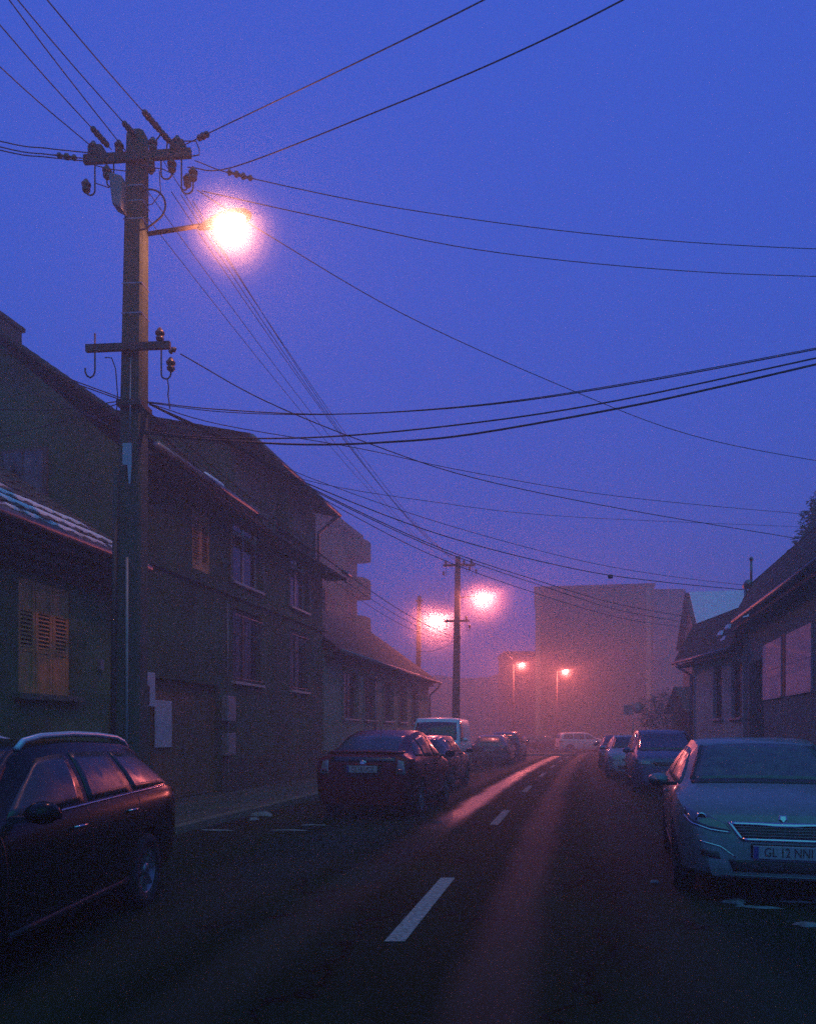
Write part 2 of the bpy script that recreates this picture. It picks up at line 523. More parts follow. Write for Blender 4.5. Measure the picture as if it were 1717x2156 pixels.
def facade(mb, L, H, ops, depth=0.22, voids=()):
    xs = sorted({0.0, L, *[v for o in list(ops) + list(voids) for v in (o[0], o[1])]})
    zs = sorted({0.0, H, *[v for o in list(ops) + list(voids) for v in (o[2], o[3])]})
    for i in range(len(xs) - 1):
        for j in range(len(zs) - 1):
            mx, mz = (xs[i] + xs[i + 1]) / 2, (zs[j] + zs[j + 1]) / 2
            if any(o[0] < mx < o[1] and o[2] < mz < o[3] for o in list(ops) + list(voids)): continue
            mb.add([(xs[i], 0, zs[j]), (xs[i + 1], 0, zs[j]), (xs[i + 1], 0, zs[j + 1]), (xs[i], 0, zs[j + 1])], [(0, 1, 2, 3)])
    for (x0, x1, z0, z1) in [o[:4] for o in ops]:
        d = depth
        mb.add([(x0, 0, z0), (x0, d, z0), (x0, d, z1), (x0, 0, z1)], [(0, 1, 2, 3)])
        mb.add([(x1, 0, z0), (x1, d, z0), (x1, d, z1), (x1, 0, z1)], [(3, 2, 1, 0)])
        mb.add([(x0, 0, z0), (x1, 0, z0), (x1, d, z0), (x0, d, z0)], [(0, 1, 2, 3)])
        mb.add([(x0, 0, z1), (x1, 0, z1), (x1, d, z1), (x0, d, z1)], [(3, 2, 1, 0)])
    return mb

def window(par, x0, x1, z0, z1, frame=M_FRAME, d=0.12, cols=2, rows=2, curtain=False, sill=True, fw=0.06, pane=None):
    """one casement: frame bars, each pane a piece, a sill"""
    mb = MB()
    y0, y1 = d, d + 0.06
    mb.box((x0, y0, z0), (x0 + fw, y1, z1)); mb.box((x1 - fw, y0, z0), (x1, y1, z1))
    mb.box((x0 + fw, y0, z0), (x1 - fw, y1, z0 + fw)); mb.box((x0 + fw, y0, z1 - fw), (x1 - fw, y1, z1))
    split = z0 + (z1 - z0) * 0.68 if rows == 2 else z1 - fw
    if rows == 2: mb.box((x0 + fw, y0 - 0.012, split - 0.035), (x1 - fw, y1 - 0.004, split + 0.035))
    wd = (x1 - x0 - 2 * fw) / cols
    for c in range(1, cols):
        xm = x0 + fw + wd * c
        mb.box((xm - 0.04, y0 - 0.008, z0 + fw), (xm + 0.04, y1 - 0.008, z1 - fw))
    w = mb.build('window', frame, par)
    for c in range(cols):
        xa = x0 + fw + wd * c + (0.04 if c else 0); xb = x0 + fw + wd * (c + 1) - (0.04 if c < cols - 1 else 0)
        for (za, zb) in ([(z0 + fw, split - 0.035), (split + 0.035, z1 - fw)] if rows == 2 else [(z0 + fw, z1 - fw)]):
            MB().box((xa, d + 0.02, za), (xb, d + 0.03, zb)).build('pane', pane or M_PANE, w)
    # sheet behind the panes: net curtain, else dark stand-in for the unlit room
    MB().box((x0, d + 0.40, z0), (x1, d + 0.42, z1)).build('room_backing', M_CURTAIN if curtain else M_SOFFIT, w)
    if sill:
        MB().box((x0 - 0.08, -0.10, z0 - 0.07), (x1 + 0.08, d, z0 - 0.003)).build('sill', M_FRAME, w, bevel=0.008)
    return w

def courses(mb, e0, e1, r1, r0, course=0.19, t=0.010, over=0.03):
    """a roof plane laid in overlapping courses of tiles"""
    e0, e1, r1, r0 = [Vector(p) for p in (e0, e1, r1, r0)]
    nrm = (e1 - e0).cross(r0 - e0).normalized()
    if nrm.z < 0: nrm = -nrm
    n = max(2, int(((r0 - e0).length) / course))
    for i in range(n):
        a, b = i / n, min(1.0, (i + 1) / n + over / max(0.1, (r0 - e0).length))
        A, B = e0.lerp(r0, a), e1.lerp(r1, a)
        C, D = e1.lerp(r1, b), e0.lerp(r0, b)
        lo = [A - nrm * t * 0.2, B - nrm * t * 0.2, C - nrm * t * 0.9, D - nrm * t * 0.9]
        hi = [A + nrm * t, B + nrm * t, C, D]
        mb.hexa(lo, hi)
    return mb

# ------------------------------------------------------------------ low house on the left, behind the near estate car
HD = House('low_house', 'low ochre house with louvred wooden shutters and strips of snow on the tiles', 'house', -1, 5.0, 14.25, -7.0)
L = HD.L
xa, xb = HD.x(38), HD.x(147)
sz0, sz1 = 2.12, 3.86
mb = facade(MB(), L, 4.4, [(xa, xb, sz0, sz1), (1.2, 2.5, sz0, sz1)])
mb.add([(L, 0, 0), (L, 8, 0), (L, 8, 4.4), (L, 4, 7.25), (L, 0, 4.4)], [(0, 1, 2, 3, 4)])
mb.add([(0, 0, 0), (0, 8, 0), (0, 8, 4.4), (0, 4, 7.25), (0, 0, 4.4)], [(4, 3, 2, 1, 0)])
mb.add([(0, 8, 0), (L, 8, 0), (L, 8, 4.4), (0, 8, 4.4)], [(3, 2, 1, 0)])
mb.build('wall', M_PLASTER_OCHRE, HD.root)
MB().box((-0.02, -0.06, 0), (L - 0.02, -0.002, 1.05)).build('plinth', M_PLINTH, HD.root)
MB().box((0, -0.16, 3.98), (L, -0.003, 4.12)).box((0, -0.34, 4.123), (L, -0.003, 4.30)).build('cornice', M_SOFFIT, HD.root, bevel=0.02)
MB().box((0, -0.52, 4.303), (L + 0.1, -0.003, 4.36)).build('soffit', M_SOFFIT, HD.root)
MB().tube([(0, -0.60, 4.50), (L + 0.12, -0.60, 4.50)], 0.07, 10).build('gutter', M_ZINC, HD.root)
MB().tube([(L - 0.12, -0.6, 4.44), (L - 0.12, -0.5, 4.25), (L - 0.12, -0.08, 3.95), (L - 0.12, -0.08, 0.2)], 0.05, 8).build('downpipe', M_ZINC, HD.root)
# roof bed, then each tile
E0, RID = Vector((0, -0.52, 4.55)), Vector((0, 4.0, 7.49))
sd = (RID - E0).normalized()
rf = MB().slab([(-0.05, -0.52, 4.55), (L + 0.12, -0.52, 4.55), (L + 0.12, 4.0, 7.49), (-0.05, 4.0, 7.49)], 0.08) \
    .slab([(-0.05, 4.0, 7.47), (L + 0.12, 4.0, 7.47), (L + 0.12, 8.5, 4.5), (-0.05, 8.5, 4.5)], 0.08).build('roof', M_SOFFIT, HD.root)
tw, tl = 0.355, 0.47
tm = MB()
pr = [(0.0, 0.035), (0.25, 0.012), (0.6, 0.012), (0.85, 0.03), (1.0, 0.045)]
tv = []
for (y, z) in ((0, 0.028), (tl + 0.05, 0.0)):
    for (u, h) in pr: tv.append((u * tw * 0.985, y, z + h))
    for (u, h) in pr: tv.append((u * tw * 0.985, y, z + h - 0.016))
k = len(pr)
tf = [(i, i + 1, 2 * k + i + 1, 2 * k + i) for i in range(k - 1)] + [(k + i + 1, k + i, 3 * k + i, 3 * k + i + 1) for i in range(k - 1)] + [(k + i, k + i + 1, i + 1, i) for i in range(k - 1)]
tm.add(tv, tf)
tme = tm.mesh('tile'); tme.materials.append(M_TILE)
pitch = math.atan2(sd.z, sd.y)
ncol = int((L + 0.12) / tw)
for row in range(11):
    for c in range(ncol):
        p = E0 + sd * (row * tl - 0.06) + Vector((L + 0.12 - (c + 1) * tw, 0, 0.012))
        inst('tile', tme, rf, p, (pitch + rnd.uniform(-0.012, 0.012), 0, rnd.uniform(-0.012, 0.012)))
# long strips of snow caught on the tile courses
r2 = random.Random(5)
for row, (fa, fb) in enumerate([(0.62, 0.995), (0.10, 0.985), (0.05, 0.965), (0.0, 0.80), (0.0, 0.66)]):
    mb = MB()
    x0s, x1s = L * fa, (L + 0.05) * fb
    n = 40
    vs = []; fs = []
    for i in range(n + 1):
        x = x0s + (x1s - x0s) * i / n
        w0 = 0.03 + r2.uniform(0, 0.03)
        w1 = (0.22 if row else 0.13) + r2.uniform(-0.05, 0.06)
        end = min(1, (i) / 3.0, (n - i) / 2.0)
        w1 = w0 + (w1 - w0) * end
        b = E0 + sd * (row * tl + 0.03) + Vector((x, 0, 0))
        up = Vector((0, -sd.z, sd.y))
        for (q, h) in ((w0, 0.050), (w0 + 0.02, 0.085), (w1 * 0.7, 0.090), (w1, 0.060)):
            vs.append(b + sd * q + up * h)
    for i in range(n):
        for q in range(3):
            fs.append((4 * i + q, 4 * i + 4 + q, 4 * i + 5 + q, 4 * i + 1 + q))
    mb.add(vs, fs, True)
    mb.build('snow_strip', M_SNOW, HD.root)
# shutters: three leaves of louvres
def shutter(par, x0, x1, z0, z1, leaves, m, slat_range=(0.40, 0.72), ns=9, d=0.02):
    s = MB().box((x0 - 0.05, d - 0.005, z0), (x0, d + 0.06, z1)).box((x1, d - 0.005, z0), (x1 + 0.05, d + 0.06, z1)) \
        .box((x0 - 0.05, d - 0.007, z1), (x1 + 0.05, d + 0.06, z1 + 0.05)).build('window_shutter', m, par)
    w = (x1 - x0) / leaves
    za, zb = z0 + (z1 - z0) * slat_range[0], z0 + (z1 - z0) * slat_range[1]
    sm = MB().box((0, -0.004, -0.03), (w - 0.15, 0.004, 0.03)).mesh('slat'); sm.materials.append(m)
    for i in range(leaves):
        a, b = x0 + w * i + 0.006, x0 + w * (i + 1) - 0.006
        f = MB()
        f.box((a, d, z0), (a + 0.065, d + 0.035, z1)); f.box((b - 0.065, d, z0), (b, d + 0.035, z1))
        f.box((a + 0.065, d, z0), (b - 0.065, d + 0.033, z0 + 0.08)); f.box((a + 0.065, d, z1 - 0.08), (b - 0.065, d + 0.033, z1))
        f.box((a + 0.065, d, za - 0.06), (b - 0.065, d + 0.033, za)); f.box((a + 0.065, d, zb), (b - 0.065, d + 0.033, zb + 0.06))
        f.box((a + 0.065, d + 0.012, z0 + 0.08), (b - 0.065, d + 0.025, za - 0.06)); f.box((a + 0.065, d + 0.012, zb + 0.06), (b - 0.065, d + 0.025, z1 - 0.08))
        f.build('leaf', m, s, bevel=0.004)
        for q in range(ns):
            z = za + (zb - za) * (q + 0.5) / ns
            inst('slat', sm, s, (a + 0.069, d + 0.018, z), (R(-42), 0, 0))
    MB().box((x0, d + 0.1, z0), (x1, d + 0.11, z1)).build('room_backing', M_SOFFIT, s)  # dark sheet in place of the unlit inside
    return s
shutter(HD.root, xa, xb, sz0, sz1, 3, M_WOOD)
shutter(HD.root, 1.2, 2.5, sz0, sz1, 3, M_WOOD)
MB().box((xa - 0.12, -0.13, sz0 - 0.10), (xb + 0.22, 0.02, sz0 - 0.004)).build('window_sill', M_KERB, HD.root, bevel=0.01)
MB().box((1.1, -0.13, sz0 - 0.10), (2.6, 0.02, sz0 - 0.004)).build('window_sill', M_KERB, HD.root, bevel=0.01)
MB().box((HD.x(205), -0.07, 2.62), (HD.x(212), -0.004, 2.80)).build('house_lamp_bracket', M_GREYBOX, HD.root)

# ------------------------------------------------------------------ tall dark house with two wall dormers
HC = House('tall_house', 'tall dark two storey house with two wall dormers and wooden gate', 'house', -1, 14.45, 25.6, -7.0)
L = HC.L
C1 = (4.55, 7.45); C2 = (8.35, 10.75)
wA = (HC.x(489), HC.x(547)); wB = (HC.x(610), HC.x(646))
gate = (0.95, 3.95, 0, 2.62)
shA = (HC.x(404), HC.x(441), 5.12, 6.42)
ops = [gate, shA, (*wA, 5.22, 7.05), (*wB, 5.22, 7.05), (*wA, 2.78, 4.58), (*wB, 2.78, 4.58)]
voids = [(0, C1[0], 6.75, 8.45), (C1[1], C2[0], 6.75, 8.45), (C2[1], L, 6.75, 8.45)]
mb = facade(MB(), L, 8.45, ops, voids=voids)
for x, fl in ((0, 1), (L, 0)):
    f = [(x, 0, 0), (x, 7, 0), (x, 7, 6.6), (x, 3, 9.3), (x, 0, 6.75)]
    mb.add(f, [(4, 3, 2, 1, 0) if fl else (0, 1, 2, 3, 4)])
mb.add([(0, 7, 0), (L, 7, 0), (L, 7, 6.6), (0, 7, 6.6)], [(3, 2, 1, 0)])
for a, b in (C1, C2):
    for x in (a, b):
        mb.add([(x, 0, 6.5), (x, 3, 9.2), (x, 0, 8.45)], [(0, 1, 2)])
mb.build('wall', M_PLASTER_DARK, HC.root)
MB().box((0.01, -0.07, 0), (0.93, -0.002, 0.9)).box((3.97, -0.07, 0), (L - 0.01, -0.002, 0.9)).build('plinth', M_PLINTH, HC.root)
MB().box((0, -0.07, 4.82), (L, -0.002, 4.94)).build('string_course', M_PLASTER_DARK, HC.root, bevel=0.01)
rm = MB()
sl_ = (9.42 - 6.80) / 3.7
for (a, b) in ((-0.15, C1[0]), (C1[1], C2[0]), (C2[1], L + 0.55)):
    courses(rm, (a, -0.70, 6.80), (b, -0.70, 6.80), (b, 3.0, 9.42), (a, 3.0, 9.42))
for (a, b) in (C1, C2):
    courses(rm, (a - 0.0, -0.0, 7.30), (b, -0.0, 7.30), (b, 3.0, 9.40), (a, 3.0, 9.40), course=1.2)
courses(rm, (L + 0.55, 7.6, 6.30), (-0.15, 7.6, 6.30), (-0.15, 3.0, 9.42), (L + 0.55, 3.0, 9.42))
for i, x in enumerate([0.33 * q for q in range(int((L + 0.7) / 0.33))]):
    rm.lathe([(0.09, 0), (0.11, 0.34)], 7, (x - 0.15, 3.0, 9.42), 'x')
rf = rm.build('roof', M_TILE2, HC.root)
for (a, b) in (C1, C2):
    d = MB()
    aa, bb = a - 0.25, b + (0.30 if b < 9 else 0.42)
    courses(d, (aa, -0.62, 8.60), (bb, -0.62, 8.60), (bb, 3.05, 9.50), (aa, 3.05, 9.50), course=0.4)
    dr = d.build('dormer_roof', M_TILE2, HC.root)
    MB().box((aa, -0.60, 8.44), (bb, -0.57, 8.58)).slab([(aa + 0.02, -0.56, 8.50), (bb - 0.02, -0.56, 8.50), (bb - 0.02, 1.6, 9.03), (aa + 0.02, 1.6, 9.03)], 0.03).build('fascia', M_SOFFIT, dr)
    MB().tube([(aa - 0.02, -0.68, 8.52), (bb + 0.02, -0.68, 8.52)], 0.06, 8).build('gutter', M_ZINC, dr)
    MB().box((a + 0.15, -0.05, 8.55), (b - 0.15, -0.004, 8.63)).build('frieze', M_PLASTER_DARK, dr)
MB().tube([(C2[1] + 0.36, -0.66, 8.46), (C2[1] + 0.30, -0.5, 8.36), (C2[1] + 0.08, -0.07, 7.9), (C2[1] + 0.08, -0.07, 6.9)], 0.05, 8).build('downpipe', M_ZINC, HC.root)
for (a, b) in ((-0.15, C1[0] - 0.27), (C2[1] + 0.45, L + 0.55)):
    MB().tube([(a, -0.78, 6.72), (b, -0.78, 6.72)], 0.065, 8).build('gutter', M_ZINC, HC.root)
MB().box((-0.1, -0.66, 6.58), (L + 0.5, -0.003, 6.64)).build('soffit', M_SOFFIT, HC.root)
MB().box((L + 0.40, -0.72, 6.50), (L + 0.52, -0.62, 6.66)).build('lit_gutter_end', M_FRAME, HC.root)  # white end piece: the lit eave tip put in as colour
# chimney on the ridge
ch = MB().box((0.45, 3.0, 8.6), (1.10, 3.8, 9.78)).box((0.40, 2.95, 9.783), (1.15, 3.85, 9.88)).box((0.5, 3.1, 9.883), (1.05, 3.7, 9.96)).build('chimney', M_BRICKCH, HC.root, bevel=0.02)
window(HC.root, *wA, 5.22, 7.05, rows=2, curtain=True, fw=0.09)
window(HC.root, *wB, 5.22, 7.05, rows=2, curtain=True, fw=0.09)
window(HC.root, *wA, 2.78, 4.58, frame=M_FRAME_DK, rows=2, curtain=True)
window(HC.root, *wB, 2.78, 4.58, frame=M_FRAME_DK, rows=2, curtain=True)
for (a, b) in (wA, wB):      # plaster hoods and surrounds of the upper windows
    MB().box((a - 0.22, -0.05, 5.16), (a - 0.10, -0.003, 7.2)).box((b + 0.10, -0.05, 5.16), (b + 0.22, -0.003, 7.2)) \
        .box((a - 0.28, -0.12, 7.203), (b + 0.28, -0.003, 7.33)).build('window_surround', M_PLASTER_GREY, HC.root, bevel=0.01)
    MB().box((a + 0.1, -0.02, 7.55), (b - 0.1, 0.0, 8.1)).build('pale_panel', M_PLASTER_GREY, HC.root)  # paler plaster panel above the window
    g = MB()                  # wrought window guards of the ground floor
    for q in range(7):
        x = a + 0.05 + (b - a - 0.1) * q / 6
        g.tube([(x, -0.05, 2.82), (x, -0.05, 4.5)], 0.008, 5)
    for q in range(3):
        xm = a + (b - a) * (q + 0.5) / 3
        g.tube([(xm - 0.15, -0.06, 4.5), (xm - 0.02, -0.06, 3.9), (xm + 0.12, -0.06, 4.3), (xm, -0.06, 4.5)], 0.01, 5)
    g.box((a, -0.065, 2.85), (b, -0.035, 2.87)); g.box((a, -0.065, 4.40), (b, -0.035, 4.42))
    g.build('window_guard', M_ZINC, HC.root)
shutter(HC.root, *shA, 2, M_WOOD, slat_range=(0.15, 0.85), ns=16)
# gate of upright planks
gt = MB().box((gate[0], 0.12, 2.50), (gate[1], 0.20, 2.62)).box((gate[0], 0.12, 0.0), (gate[0] + 0.1, 0.20, 2.5)).box((gate[1] - 0.1, 0.12, 0.0), (gate[1], 0.20, 2.5)).build('gate', M_WOOD_DARK, HC.root, bevel=0.006)
npl = 18
pw = (gate[1] - gate[0] - 0.2) / npl
for q in range(npl):
    a = gate[0] + 0.1 + pw * q
    MB().box((a + 0.004, 0.14 + rnd.uniform(0, 0.012), 0.14), (a + pw - 0.004, 0.18, 2.497)).build('plank', M_WOOD_DARK, gt)
MB().box((gate[0] + 1.55, 0.10, 1.05), (gate[0] + 1.6, 0.139, 1.25)).build('handle', M_ZINC, gt)
# attic window in the gable that looks over the low roof
aw = MB().box((-0.06, 1.55, 5.95), (-0.002, 2.55, 6.9)).build('gable_window', M_FRAME_DK, HC.root)
MB().box((-0.075, 1.63, 6.02), (-0.062, 2.03, 6.83)).build('pane', frosted('frosted_window', (0.02, 0.025, 0.03), (0.18, 0.2, 0.22), 0.7, 2), aw)
MB().box((-0.075, 2.07, 6.02), (-0.062, 2.47, 6.83)).build('pane', MATS['frosted_window'], aw)
# snow on the eaves
for (x0_, x1_, yy, zz) in ((2.4, 3.15, -0.55, 6.98), (5.6, 6.1, -0.45, 8.67), (8.2, 8.95, -0.5, 8.68)):
    MB().hexa([(x0_, yy, zz - 0.02), (x1_, yy, zz - 0.02), (x1_ - 0.05, yy + 0.22, zz + 0.12), (x0_ + 0.08, yy + 0.22, zz + 0.12)],
              [(x0_ + 0.04, yy + 0.02, zz + 0.05), (x1_ - 0.06, yy + 0.02, zz + 0.05), (x1_ - 0.12, yy + 0.2, zz + 0.17), (x0_ + 0.12, yy + 0.2, zz + 0.17)]).build('snow_strip', M_SNOW, HC.root, bevel=0.03)

def wall_box(name, label, cat, hs, x0, x1, z0, z1, m, d=0.14, y=-0.004, bev=0.015):
    p = hs.root.matrix_world if False else None
    mb = MB().box((0, -d, 0), (x1 - x0, 0, z1 - z0))
    o = mb.build(name, m, None, bevel=bev)
    c, s = math.cos(hs.root.rotation_euler.z), math.sin(hs.root.rotation_euler.z)
    o.location = (hs.root.location.x + c * x0 - s * y, hs.root.location.y + s * x0 + c * y, z0)
    o.rotation_euler = hs.root.rotation_euler
    tag(o, label, cat)
    return o
nb = wall_box('notice_board', 'tall white notice board hung on the wooden gate', 'notice board', HC, 1.28, 1.93, 1.22, 2.18, M_SIGNWHITE, 0.03, y=0.11, bev=0.006)
mbx = wall_box('meter_cabinet', 'pale meter cabinet with open flap between pole and gate', 'cabinet', HC, 0.42, 0.80, 2.02, 2.68, M_SIGNWHITE, 0.20)
MB().box((0.03, -0.206, 0.03), (0.16, -0.201, 0.40)).build('recess_shade', M_SOFFIT, mbx)  # flat dark sheet standing in for the shade of a recess
for z0_, z1_, lb in ((1.80, 2.40, 'grey meter box on the dark wall, the upper of two'), (0.98, 1.52, 'grey meter box on the dark wall, the lower of two')):
    b_ = wall_box('meter_box', lb, 'meter box', HC, 4.06, 4.52, z0_, z1_, M_GREYBOX, 0.16)
    MB().box((0.04, -0.166, 0.05), (0.42, -0.161, z1_ - z0_ - 0.05)).build('door', M_GREYBOX, b_)
MB().tube([(4.3, -0.05, 0.2), (4.3, -0.05, 0.97)], 0.025, 8).tube([(4.3, -0.05, 1.53), (4.3, -0.05, 1.79)], 0.025, 8).tube([(4.3, -0.05, 2.41), (4.3, -0.05, 4.6)], 0.02, 8).build('conduit', M_GREYBOX, HC.root)

# ------------------------------------------------------------------ long low house further down on the left
HE = House('long_house', 'long single storey house with pale plaster and downpipe at its far corner', 'house', -1, 25.75, 42.0, -7.0)
L = HE.L
ops = []
for (a, b) in ((722, 750), (765, 788), (806, 824), (838, 853), (866, 877)):
    ops.append((HE.x(a), HE.x(b), 2.05, 3.75))
xd = HE.x(800)
mb = facade(MB(), L, 4.25, ops)
for x, fl in ((0, 1), (L, 0)):
    f = [(x, 0, 0), (x, 7, 0), (x, 7, 4.25), (x, 3.5, 7.1), (x, 0, 4.25)]
    mb.add(f, [(4, 3, 2, 1, 0) if fl else (0, 1, 2, 3, 4)])
mb.add([(0, 7, 0), (L, 7, 0), (L, 7, 4.25), (0, 7, 4.25)], [(3, 2, 1, 0)])
mb.build('wall', M_PLASTER_PALE, HE.root)
MB().box((0.01, -0.06, 0), (L - 0.01, -0.002, 0.95)).build('plinth', M_PLASTER_GREY, HE.root)
MB().box((0, -0.28, 4.02), (L, -0.003, 4.20)).box((0, -0.48, 4.203), (L, -0.003, 4.26)).build('cornice', M_SOFFIT, HE.root, bevel=0.02)
rm = MB()
courses(rm, (0.02, -0.55, 4.28), (L + 0.25, -0.55, 4.28), (L + 0.25, 3.5, 7.25), (0.02, 3.5, 7.25))
courses(rm, (L + 0.25, 7.5, 4.28), (0.02, 7.5, 4.28), (0.02, 3.5, 7.25), (L + 0.25, 3.5, 7.25))
rf = rm.build('roof', M_TILE2, HE.root)
MB().tube([(0, -0.62, 4.22), (L + 0.28, -0.62, 4.22)], 0.07, 8).build('gutter', M_ZINC, HE.root)
MB().tube([(L + 0.1, -0.62, 4.16), (L + 0.02, -0.5, 3.95), (L - 0.1, -0.09, 3.55), (L - 0.1, -0.09, 0.2)], 0.055, 8).build('downpipe', M_ZINC, HE.root)
MB().tube([(5.9, -0.09, 4.1), (5.9, -0.09, 0.2)], 0.05, 8).build('downpipe', M_ZINC, HE.root)
MB().box((9.2, 3.2, 6.8), (9.5, 3.6, 8.1)).build('chimney', M_BRICKCH, rf)
for op in ops:
    window(HE.root, *op, frame=M_FRAME_DK, rows=2)
    MB().box((op[0] - 0.16, -0.05, 1.99), (op[0] - 0.06, -0.003, 3.88)).box((op[1] + 0.06, -0.05, 1.99), (op[1] + 0.16, -0.003, 3.88)).box((op[0] - 0.2, -0.08, 3.883), (op[1] + 0.2, -0.003, 3.97)).build('window_surround', M_PLASTER_PALE, HE.root)

# ------------------------------------------------------------------ right hand row
HR = House('boarded_house', 'dark steep roofed house with two white boarded windows', 'house', 1, 12.0, 23.8, 6.5)
L = HR.L
b1 = (HR.x(1644), HR.x(1606)); b1 = (min(b1), max(b1))
b2 = (HR.x(1708), HR.x(1655)); b2 = (min(b2), max(b2))
ops = [(0.25, 2.15, 0, 3.6)]
mb = facade(MB(), L, 4.75, ops, depth=1.2)
for x, fl in ((0, 1), (L, 0)):
    f = [(x, 0, 0), (x, 7, 0), (x, 7, 4.75), (x, 6.6, 6.0), (x, 3.5, 6.9), (x, 0.22, 6.0), (x, 0, 4.75)]
    mb.add(f, [tuple(range(6, -1, -1)) if fl else tuple(range(7))])
mb.add([(0.25, 1.2, 0), (2.15, 1.2, 0), (2.15, 1.2, 3.6), (0.25, 1.2, 3.6)], [(0, 1, 2, 3)])
mb.build('wall', M_PLASTER_BLUE, HR.root)
MB().box((2.18, -0.07, 0), (L - 0.01, -0.002, 1.1)).build('plinth', M_PLINTH, HR.root)
rm = MB()
courses(rm, (-0.1, -0.5, 4.85), (L + 0.1, -0.5, 4.85), (L + 0.1, 0.15, 6.10), (-0.1, 0.15, 6.10))
courses(rm, (-0.1, 0.12, 6.08), (L + 0.1, 0.12, 6.08), (L + 0.1, 3.5, 7.0), (-0.1, 3.5, 7.0))
courses(rm, (L + 0.1, 7.3, 5.6), (-0.1, 7.3, 5.6), (-0.1, 3.5, 7.0), (L + 0.1, 3.5, 7.0))
rf = rm.build('roof', M_TILE2, HR.root)
MB().tube([(0.9, -0.58, 4.80), (L + 0.12, -0.58, 4.80)], 0.06, 8).build('gutter', M_ZINC, HR.root)
MB().box((-0.05, -0.46, 4.62), (L, -0.003, 4.72)).build('soffit', M_SOFFIT, HR.root)
MB().tube([(0.02, 0.1, 6.1), (0.02, 0.1, 6.75)], 0.035, 8).lathe([(0.05, 0), (0.07, 0.05), (0.02, 0.12)], 8, (0.02, 0.1, 6.75)).build('finial', M_ZINC, rf)
MB().tube([(-0.25, 0.0, 6.02), (0.1, 0.0, 6.06)], 0.11, 8).tube([(-0.02, -0.05, 5.95), (-0.02, -0.05, 5.1)], 0.05, 8).build('roof_pipe', M_ZINC, rf)
for (a, b), lb in ((b1, 'white board over the window nearer the passage'), (b2, 'wide white board with a slit between its panels')):
    bo = MB().box((a, -0.05, 2.42), (b, -0.004, 2.44)).build('window_board', M_BOARD, HR.root)
    bo['label'] = lb
    zs = [2.443, 3.19, 3.94]
    for z0_, z1_ in zip(zs, zs[1:]):
        MB().box((a, -0.045 + rnd.uniform(0, 0.01), z0_ + 0.005), (b, -0.004, z1_ - 0.005)).build('panel', M_BOARD, bo)
MB().box((b2[0] - 0.42, -0.02, 2.45), (b2[0] - 0.2, 0.0, 4.0)).build('shutter_edge', M_WOOD_DARK, HR.root)
gt = MB().box((0.3, 1.06, 0), (2.1, 1.12, 0.08)).build('gate', M_WOOD_DARK, HR.root)
for q in range(12):
    MB().box((0.3 + q * 0.15, 1.08 + rnd.uniform(0, 0.01), 0.083), (0.443 + q * 0.15, 1.12, 2.4 if q % 2 else 2.37)).build('plank', M_WOOD_DARK, gt)

HR2 = House('small_house', 'small pale house with two tall narrow windows beyond the boarded house', 'house', 1, 23.95, 28.4, 6.33, 5.25)
HR2.root.location = (10.25, 28.3, 0); HR2.root.rotation_euler = (0, 0, R(-90)); HR2.L = 4.3
L = 4.3
def xr2(px): return 28.3 - 10.25 * FPX / (px - CX)
w1 = sorted((xr2(1500), xr2(1519))); w2 = sorted((xr2(1538), xr2(1560)))
ops = [(*w1, 2.0, 3.75), (*w2, 2.0, 3.75)]
mb = facade(MB(), L, 4.05, ops)
for x, fl in ((0, 1), (L, 0)):
    f = [(x, 0, 0), (x, 6, 0), (x, 6, 4.05), (x, 5.8, 5.3), (x, 3.0, 5.95), (x, 0.2, 5.35), (x, 0, 4.05)]
    mb.add(f, [tuple(range(6, -1, -1)) if fl else tuple(range(7))])
mb.build('wall', M_PLASTER_WHITE, HR2.root)
rm = MB()
courses(rm, (-0.75, -0.42, 4.15), (L + 0.02, -0.42, 4.15), (L + 0.02, 0.15, 5.48), (-0.28, 0.15, 5.48))
courses(rm, (-0.28, 0.12, 5.46), (L + 0.02, 0.12, 5.46), (L + 0.02, 3.0, 6.05), (-0.28, 3.0, 6.05))
courses(rm, (L + 0.02, 6.3, 5.0), (-0.28, 6.3, 5.0), (-0.28, 3.0, 6.05), (L + 0.02, 3.0, 6.05))
rm.build('roof', M_TILE2, HR2.root)
MB().box((-0.6, -0.40, 3.92), (L, -0.003, 4.02)).build('soffit', M_SOFFIT, HR2.root)
MB().tube([(-0.7, -0.48, 4.1), (L, -0.48, 4.1)], 0.06, 8).build('gutter', M_ZINC, HR2.root)
MB().tube([(-0.35, -0.48, 4.05), (-0.2, -0.4, 3.9), (0.12, -0.08, 3.6), (0.12, -0.08, 0.2)], 0.055, 8).build('downpipe', M_ZINC, HR2.root)
for op in ops:
    window(HR2.root, *op, frame=M_FRAME_DK, rows=2, cols=1)
for (x0_, z0_) in ((2.9, 4.62), (3.5, 4.75), (3.2, 4.42)):
    MB().hexa([(x0_, -0.27, z0_), (x0_ + 0.5, -0.27, z0_), (x0_ + 0.4, -0.18, z0_ + 0.18), (x0_ + 0.1, -0.18, z0_ + 0.18)],
              [(x0_ + 0.05, -0.31, z0_ + 0.05), (x0_ + 0.4, -0.31, z0_ + 0.05), (x0_ + 0.35, -0.22, z0_ + 0.2), (x0_ + 0.12, -0.22, z0_ + 0.2)]).build('snow_strip', M_SNOW, HR2.root, bevel=0.03)

